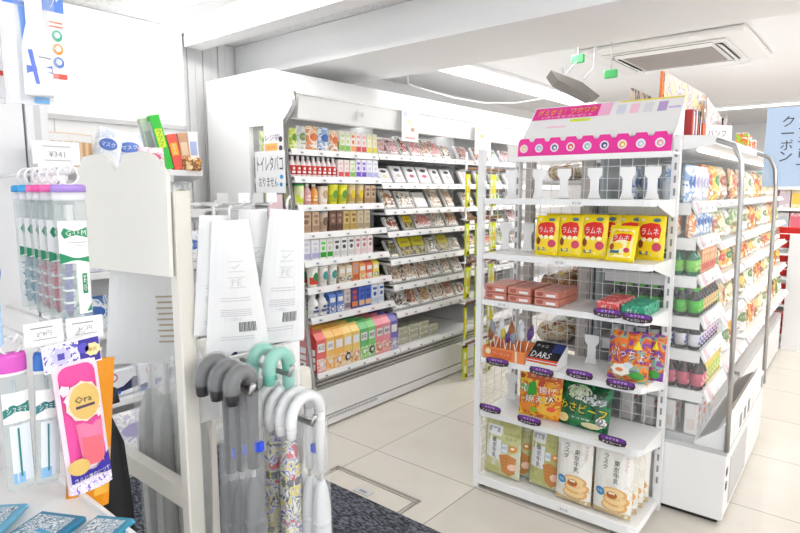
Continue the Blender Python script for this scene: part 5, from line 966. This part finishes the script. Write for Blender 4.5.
b = MB(); bp = [onY(x, y, .585) for x, y in [(76, 180), (82, 157), (99, 153.5), (107, 160), (115, 172), (120, 163), (126, 153), (143, 151), (152, 155), (159, 163), (166, 174), (170, 277), (84, 267)]]
b.extr(bp, (0, .008, 0), mat('board_white', h('efede6'), .5)); b.build('end_board', rk, label='white board with wavy notched top edge')
b = MB(); b.tube([(-1.085, .634, 1.312), (-1.085, .775, 1.312), (-1.08, .785, 1.325)], .004, WHITE, 6); b.tube([(-1.085, .634, 1.30), (-1.085, .76, 1.30)], .003, WHITE, 6); b.build('upper_rail', rk)
for i, y in enumerate((.66, .71, .745, .78)):
    b = MB(); b.tube([(-1.085, y, 1.312), (-1.03+.01*(i % 2), y+.004, 1.31), (-1.02+.01*(i % 2), y+.004, 1.318)], .0028, WHITE, 6); b.box(-1.018, -1.016, y-.006, y+.02, 1.315, 1.335, WPAPER if i % 2 else GREYW); b.build('hook', rk)
for y, z, L_ in ((.642, .955, .18), (.745, .965, .17), (.765, .865, .215)):
    b = MB(); b.tube([(-1.09, y, z), (-1.09+L_, y, z), (-1.08+L_, y, z+.02)], .006, CHROME, 8); b.build('hook_rod', rk)
b = MB(); b.box(-1.10, -1.085, .633, .912, .85, .975, WHITE); b.build('rail', rk)
# umbrellas
def umbrella(X, Y, z, rc, rh, hcol, ccol, L_, label, group, rz=HP*.9, film=True, can=(.03, .026), tie=None, cz=-.16, pat=None):
    """crook hangs over a rod at the local origin, shaft on local +x"""
    t = thing('umbrella', label, 'umbrella', T((X, Y, z), rz), group)
    arc = [(-rc*math.cos(a)*1.0, 0, rc*math.sin(a)) for a in [k*math.pi/8 for k in range(9)]]
    pts = [(-rc, 0, -.035), (-rc, 0, -.012)]+arc+[(rc, 0, -.03), (rc, 0, cz+.02)]
    b = MB(); b.tube(pts, [rh*.8, rh]+[rh]*9+[rh, rh*.85], hcol, 10); b.build('crook_handle', t)
    b = MB(); b.tube([(rc, 0, cz+.03), (rc, 0, -L_)], .005, CHROME, 6); b.build('shaft', t)
    b = MB(); r0, r1 = can; b.lathe([(.012, -L_+.02), (r1*.8, -L_+.06), (r1, -L_*.7), (r0, cz-.12), (r0*.95, cz-.06), (r0*.7, cz-.02), (.008, cz)], pat or ccol, 16, (rc, 0), 1, .9, .13); 
    b.lathe([(r0*1.02, cz-.10), (r0*1.04, cz-.085)], ccol, 16, (rc, 0), 1, .92); b.build('canopy', t)
    if tie: b = MB(); b.box(rc-.008, rc+.006, -rh-.012, -rh+.002, cz+.06, cz+.078, tie); b.build('tie_tag', t, label='small blue tag')
    if film:
        b = MB(); b.lathe([(r0*1.25, -L_+.1), (r0*1.2, cz-.12), (r0*1.05, cz-.02), (rh*1.6, cz+.05), (rh*1.5, -.02)], FILM, 12, (rc, 0), 1, .9, .05); b.tube([(p[0]*1.02, p[1], p[2]*1.05) for p in pts[1:11]], rh*1.22, FILM, 9); b.build('film_sleeve', t)
    return t
BL = mat('blue_tag', h('1f4ad8'), .4)
GH = mat('grey_handle', h('36363a'), .35, vary=.25, vscale=40); GC = mat('grey_canopy', h('4c5056'), .5, vary=.35, vscale=30); TH_ = mat('mint_handle', h('7accb8'), .35); WH = mat('white_handle', (.86, .86, .87), .3)
PAT = pr(['f0f0ee', '2a2a30', 'd8d8d8', 'e8d820', 'f4f4f2', '3a4ab0', 'f0f0f0', 'c83a48'], 34)
for i, dx in enumerate((.145, .1, .055)):
    umbrella(-1.085+dx, .642, .967, .024+.003*i, .0145, GH, GC, .80, 'grey plastic wrapped umbrella hung by its crook, %s from the rod tip' % ORD[i], 'grey umbrellas on the rack', HP+.12-.05*i, tie=BL, cz=-.2-.02*i, can=(.0225, .021))
for i, dx in enumerate((.13, .075)):
    umbrella(-1.085+dx, .745, .977, .027, .0135, TH_, GC, .80, 'mint green handled umbrella in clear wrap, %s from the rod tip' % ORD[i], 'mint handled umbrellas on the rack', HP+.1, can=(.0225, .021), cz=-.17, pat=PAT, tie=BL if i else None)
for i, dx in enumerate((.19, .155, .12, .085, .05)):
    umbrella(-1.085+dx, .765, .876, .043, .0115, WH, mat('white_canopy', (.85, .86, .88), .3, 0, .92), .76, 'white handled clear umbrella, %s from the rod tip beside the mat' % ORD[i], 'white handled umbrellas on the rack', HP+.1, can=(.0205, .018), cz=-.16, film=i < 2, tie=BL if i == 1 else None)
CLR = mat('clear_canopy', h('c4c6c2'), .3, 0, .8, vary=.3, vscale=25)
for i, (x, y) in enumerate(((-1.345, .685), (-1.29, .72), (-1.42, .70), (-1.225, .695))):
    t = thing('umbrella', 'clear vinyl umbrella standing wrapped inside the rack, %s from the fixture' % ORD[i], 'umbrella', T((x, y, .083), .3*i, .015*(i-1), .01), 'clear umbrellas inside the rack')
    b = MB(); b.lathe([(.008, 0), (.018, .05), (.026, .3), (.034, .62), (.03, .7), (.012, .76)], CLR, 18, (0, 0), 1, .9, .16); b.build('canopy', t)
    b = MB(); b.tube([(0, 0, .7), (0, 0, .84), (.012, 0, .87), (.035, 0, .87), (.045, 0, .84)], .009, WH, 8); b.build('crook_handle', t)
    b = MB(); b.lathe([(.03, .05), (.04, .6), (.045, .84), (.03, .90)], FILM, 12, (0, 0), 1, .8, .08); b.build('film_sleeve', t)
t = thing('umbrella', 'black long umbrella with white hang tag between the fixture and the rack', 'umbrella', T((-1.215, .50, .013)))
b = MB(); b.lathe([(.006, 0), (.02, .05), (.036, .35), (.04, .65), (.03, .8), (.01, .86)], mat('black_cloth', (.012, .012, .014), .7), 16, (0, 0), 1, .9, .12); b.build('canopy', t)
b = MB(); b.tube([(0, 0, .85), (0, 0, .9), (.012, 0, .925), (.035, 0, .925), (.045, 0, .9)], .010, BLACK, 8); b.build('crook_handle', t)
b = MB(); b.box(-.018, .018, -.052, -.05, .66, .84, pl('b8b8ba')); b.text('UV', lambda x, z: (x, -.053, z), 0, .75, .02, GINK); b.patch(lambda x, z: (x, -.053, z), -.012, .012, .68, .72, GINK); b.build('hang_tag', t, None)
t['label'] = 'black long umbrella with pale hang tag between the fixture and the rack'
# folding umbrellas in milky vinyl bags
def vbag(X, Y, z, w0, w1, hh, rz, label, flip=0, ry=0, plain=False):
    t = thing('folding_umbrella_bag', label, 'bag', T((X, Y, z), rz, 0, ry), 'milky vinyl umbrella bags'); b = MB()
    W = lambda q: w1+(w0-w1)*q
    def fr(o): return lambda x, q: (x*W(q), -(.004+.016*max(0, 1-(2*x)**2)*math.sin(math.pi*min(1, max(0, q*.96+.02)))**.6)-o, q*hh+.012*x*(1 if flip else -1)*(1-q))
    b.patch(fr(0), -.5, .5, 0, 1, MILKY, 8, 10); b.patch(lambda x, q: (x*W(q), .008*max(0, 1-(2*x)**2), q*hh), .5, -.5, 0, 1, MILKY, 6, 6); b.tube([(0, 0, hh), (0, .002, hh+.02), (.006, .002, hh+.03)], .003, WHITE, 6); b.build('vinyl_bag', t)
    b = MB(); f = fr(.0012); LG = pl('c4c4c8')
    if plain:
        for q in range(9): b.patch(f, .12+.02*(q % 2), .36, .2+.05*q, .215+.05*q, pl('b8a890'), 3, 1)
        b.build('print', t); return
    for q, k in ((.66, '✓'), (.54, 'PE')): b.patch(f, -.16, .18, q-.04, q-.035, LG, 3, 1); b.patch(f, -.16, .18, q+.035, q+.04, LG, 3, 1); b.text(k, f, 0, q, .05, LG, .2)
    for q in (.42, .40, .33, .315, .30, .285, .12, .1): b.patch(f, -.3, .25, q, q+.006, LG, 4, 1)
    for k in range(12): b.patch(f, .0+.026*k, .0+.026*k+(.012 if k % 3 else .018), .16, .235, pl('6a6a6e'))
    b.text('この袋は', f, -.1, .26, .028, LG, .3); b.build('print', t)
    b = MB(); b.lathe([(.012, .03), (.022, .06), (.024, hh*.6), (.018, hh*.8), (.01, hh*.85)], mat('inner_umbrella', (.8, .81, .83), .5), 10, (0, 0), .8, .2); b.build('folded_umbrella', t)
VR = 1.0
vbag(-1.03, .70, 1.005, .075, .135, .275, VR+.25, 'milky vinyl bag with grey print and barcode hanging beside the rack post', 0, -.03)
vbag(-1.01, .79, 1.01, .075, .115, .29, VR+.2, 'milky vinyl bag hanging above the white handled umbrellas', 1, .09)
vbag(-1.06, .665, 1.04, .06, .09, .25, VR+.3, 'narrow milky vinyl bag tucked right behind the rack post', 0, .03)
vbag(-1.055, .765, 1.03, .06, .10, .27, VR+.2, 'blank looking milky vinyl bag between the two larger bags', 0, 0)
vbag(-1.33, .66, .93, .15, .2, .27, .9, 'wide ivory tinted vinyl bag hanging under the wavy board', 0, 0, True)
# ------------------------------------------------------------------ wall shelving with masks and papers
ws = thing('wall_shelving', 'white wall shelving with masks and household packs beside the wall case', 'shelving', T((0, 0, 0)))
for y in (.55, 1.2, 1.85): b = MB(); b.box(-3.285, -3.24, y, y+.03, 0, 1.46, WHITE); b.build('upright_post', ws)
for z, x in ((1.445, -2.93), (1.22, -2.93), (.95, -2.85), (.66, -2.85), (.355, -2.72), (.10, -2.62)):
    b = MB(); b.box(-3.235, x, .56, 1.80, z-.014, z, WHITE); b.box(x-.002, x+.006, .56, 1.80, z-.026, z+.004, WHITE); o_ = b.build('shelf', ws)
    if z > .2: b = MB(); b.extr([(-3.235, 1.801, z-.001), (x, 1.801, z-.001), (x, 1.801, z-.025), (-3.235, 1.801, z-.11)], (0, .003, 0), WHITE); b.build('bracket', o_)
b = MB(); b.box(-3.235, -2.64, .56, 1.80, .013, .085, WHITE); b.build('base_deck', ws)
def wp(meshes, x, y, z, rz, rx, ry, name, label, cat, grp=None): return place(name, meshes, rest(meshes, T((x, y, z), rz, rx, ry), z), label, cat, grp)
TS = 1.445
wp(bag(.12, .19, .05, 'mask'), -2.98, 1.30, TS, HP-.4, -.2, .2, 'mask_pack', 'white mask pack on the top wall shelf beside the wooden chopstick pack', 'mask pack')
b = MB(); b.bbox(-.06, .06, -.012, .012, 0, .16, pl('d8b48a'), .003); f = front(.024)
for k in range(8): b.patch(f, -.056+.014*k, -.048+.014*k, .005, .155, pl('c89a68' if k % 2 else 'e6cba6'))
b.patch(lambda x, z: (x, -.0145, z), -.056, .056, .12, .155, WPAPER); b.disc(lambda x, z: (x, -.0155, z), -.02, .1, .018, .014, pl('2a6ad0')); CH_ = [b.mesh('chopstick_pack')]
wp(CH_, -2.97, 1.08, TS, HP, -.1, 0, 'chopstick_pack', 'wooden chopstick pack with blue emblem on the top wall shelf', 'chopstick pack')
wp(CH_, -3.02, 1.2, TS, HP, -.1, .05, 'chopstick_pack', 'second wooden chopstick pack half behind the white mask pack', 'chopstick pack')
b = MB(); b.bbox(-.07, .07, -.02, .02, 0, .15, pl('f0ecec'), .003); f = front(.04)
for k in range(5): b.poly(f, [(-.06+.026*k, .1), (-.045+.026*k, .1), (-.03+.026*k, .14), (-.045+.026*k, .14)], pl('6a3a3a' if k % 2 == 0 else 'd8b0a8'))
wp([b.mesh('sweet_pack')], -2.97, .92, TS, HP, 0, 0, 'sweet_pack', 'white pack with slanting maroon stripes behind the 341 price tag', 'pack')
wp(bag(.15, .18, .05, 'mask'), -2.98, 1.44, TS, HP-.2, -.3, -.1, 'mask_pack', 'white mask pack lying against the others on the top wall shelf', 'mask pack')
wp(bag(.13, .115, .045, 'pouch_pink'), -2.955, 1.53, TS, HP-.1, -.12, 0, 'tissue_pouch', 'white and pink tissue pouch before the tall green packs', 'pouch')
wp(bag(.12, .15, .04, 'chips_green'), -3.13, 1.37, TS, HP+.3, -.2, .3, 'snack_bag', 'small white and green bag among the mask packs', 'bag')
for i, (y, hh, c, i2, tx, d, ry) in enumerate(((1.60, .285, '2fbf3a', 'd8f03a', 'ラップ', 'tall bright green carton with yellow lettering leaning', -.22), (1.565, .27, 'c8dcc0', 'a8b8b0', '', 'pale green carton leaning behind the bright green one', -.2), (1.66, .19, 'e85a4a', 'f4b020', 'ホイル', 'red and amber carton beside the bright green one', -.2), (1.71, .2, 'c89a78', 'e0c8a8', '', 'tan carton beside the red and amber one', -.12), (1.755, .21, 'f2f2f4', 'a8b8e0', '', 'white carton with blue marks nearest the shelf bracket', -.04))):
    b = MB(); b.bbox(-.026, .026, -.025, .025, 0, hh, pl(c), .002); f = front(.05); b.patch(f, -.018, .018, hh*.4, hh*.75, pl(i2)); b.text(tx, lambda x, z: (x, -.0275, z), 0, hh*.58, hh*.1, pl('1a8a2a') if i == 0 else WPAPER, vert=True) if tx else None; b.patch(lambda y_, z: (-.0272, -y_, z), -.02, .02, hh*.3, hh*.9, pl('dfe6ec'))
    wp([b.mesh('wrap_carton')], -2.985-(.055 if i == 1 else 0), y+.03, TS, HP-.2, -.03, ry, 'wrap_carton', d, 'carton')
b = MB(); b.bbox(-.045, .045, -.05, .05, 0, .07, pr(['e8a84a', '8a5a3a', 'f0d0a0'], 30), .01); wp([b.mesh('sweet_pack')], -2.955, 1.745, TS, HP, 0, 0, 'sweet_pack', 'small brown and gold packet in front of the white carton', 'packet')
for zi, (z, x) in enumerate(((1.22, -2.99), (.95, -2.91), (.66, -2.91))):
    for j in range(5):
        wp(bag(.15, .17, .05, ['mask', 'pouch_white', 'mask', 'pouch_blue', 'chips_white'][(j+zi) % 5]), x, 1.0+.175*j, z, HP+random.uniform(-.15, .15), -.15, 0, 'household_pack', 'white household pack on the %s wall shelf, %s toward the wall case' % (('second', 'third', 'fourth')[zi], ORD[j]), 'pack', 'household packs on the wall shelving')
b = MB(); b.bbox(-.09, .09, -.02, .02, 0, .13, pl('eef0f6'), .008); f = front(.04); g = lambda x, z: (x, -.0225, z)
b.disc(f, -.03, .095, .025, .022, pl('c85a6a')); b.disc(g, -.03, .095, .018, .015, pl('f0f0f4')); b.poly(f, [(-.09, .03), (.03, .045), (.07, .08), (.09, .08), (.09, .03), (-.09, .012)], pl('2a3460')); b.poly(g, [(-.09, .012), (.0, .03), (.0, .014), (-.09, 0)], pl('4a6ac8')); MP = [b.mesh('mask_box')]
for j in range(5): wp(MP, -2.78, 1.02+.19*j, .355, HP+.1*((j % 2)-.5), -.12, 0, 'mask_box', 'white mask pack with red ring and navy sweep, %s on the low wall shelf' % ORD[j], 'mask pack', 'mask packs on the low wall shelf')
b = MB(); b.box(-.05, .05, -.001, .001, -.08, .08, pl('c8dc1e')); f = lambda x, z: (x, -.002, z); b.patch(f, -.05, -.01, .01, .05, pl('eef0b0')); b.text('お得', f, .01, -.01, .03, pl('6a7a10'), .05); b.text('マスク', f, .01, -.045, .02, pl('6a7a10'), .06); b.patch(f, -.05, .05, .06, .08, pl('7a8a20'))
b.build('shelf_tag', None, T((-2.705, 1.40, .255), HP), label='lime green hanging tag below the low wall shelf', cat='tag')
for j in range(4): wp(bag(.19, .2, .06, ['mask', 'pouch_white'][j % 2]), -2.69, 1.02+.21*j, .10, HP, -.1, 0, 'household_pack', 'white crinkled household pack on the bottom wall shelf, %s toward the wall case' % ORD[j], 'pack', 'packs on the bottom wall shelf')
# ------------------------------------------------------------------ light and colour
w = bpy.data.worlds.new('daylight'); S.world = w; w.use_nodes = True
w.node_tree.nodes['Background'].inputs['Color'].default_value = (.93, .96, 1, 1); w.node_tree.nodes['Background'].inputs['Strength'].default_value = 1.15
def area(name, loc, sx, sy, power, rot=(0, 0, 0), col=(1, .985, .96)):
    l = bpy.data.lights.new(name, 'AREA'); l.shape = 'RECTANGLE'; l.size = sx; l.size_y = sy; l.energy = power; l.color = col
    o = bpy.data.objects.new(name, l); COL.objects.link(o); o.location = loc; o.rotation_euler = rot; return o
for i, (x, y, sx, sy) in enumerate([(-1.65, 4.5, .12, 2.6), (.2, 5.0, .12, 3), (-1.0, 7.2, .12, 3), (.7, 4.0, .12, 1.6)]):  # added lights without fixtures, to brighten the case header and aisles
    area('added_ceiling_light', (x, y, CZ-.05), sx, sy, 8 if x == .7 else 24 if x == -1.65 else 17, col=(1, .99, .98))
area('case_light', (-2.72, 3.7, 1.78), .04, 3.1, 3.5)
S.view_settings.view_transform = 'Standard'; S.view_settings.look = 'None'; S.view_settings.gamma = 1; S.view_settings.exposure = .7
S.view_settings.use_curve_mapping = False
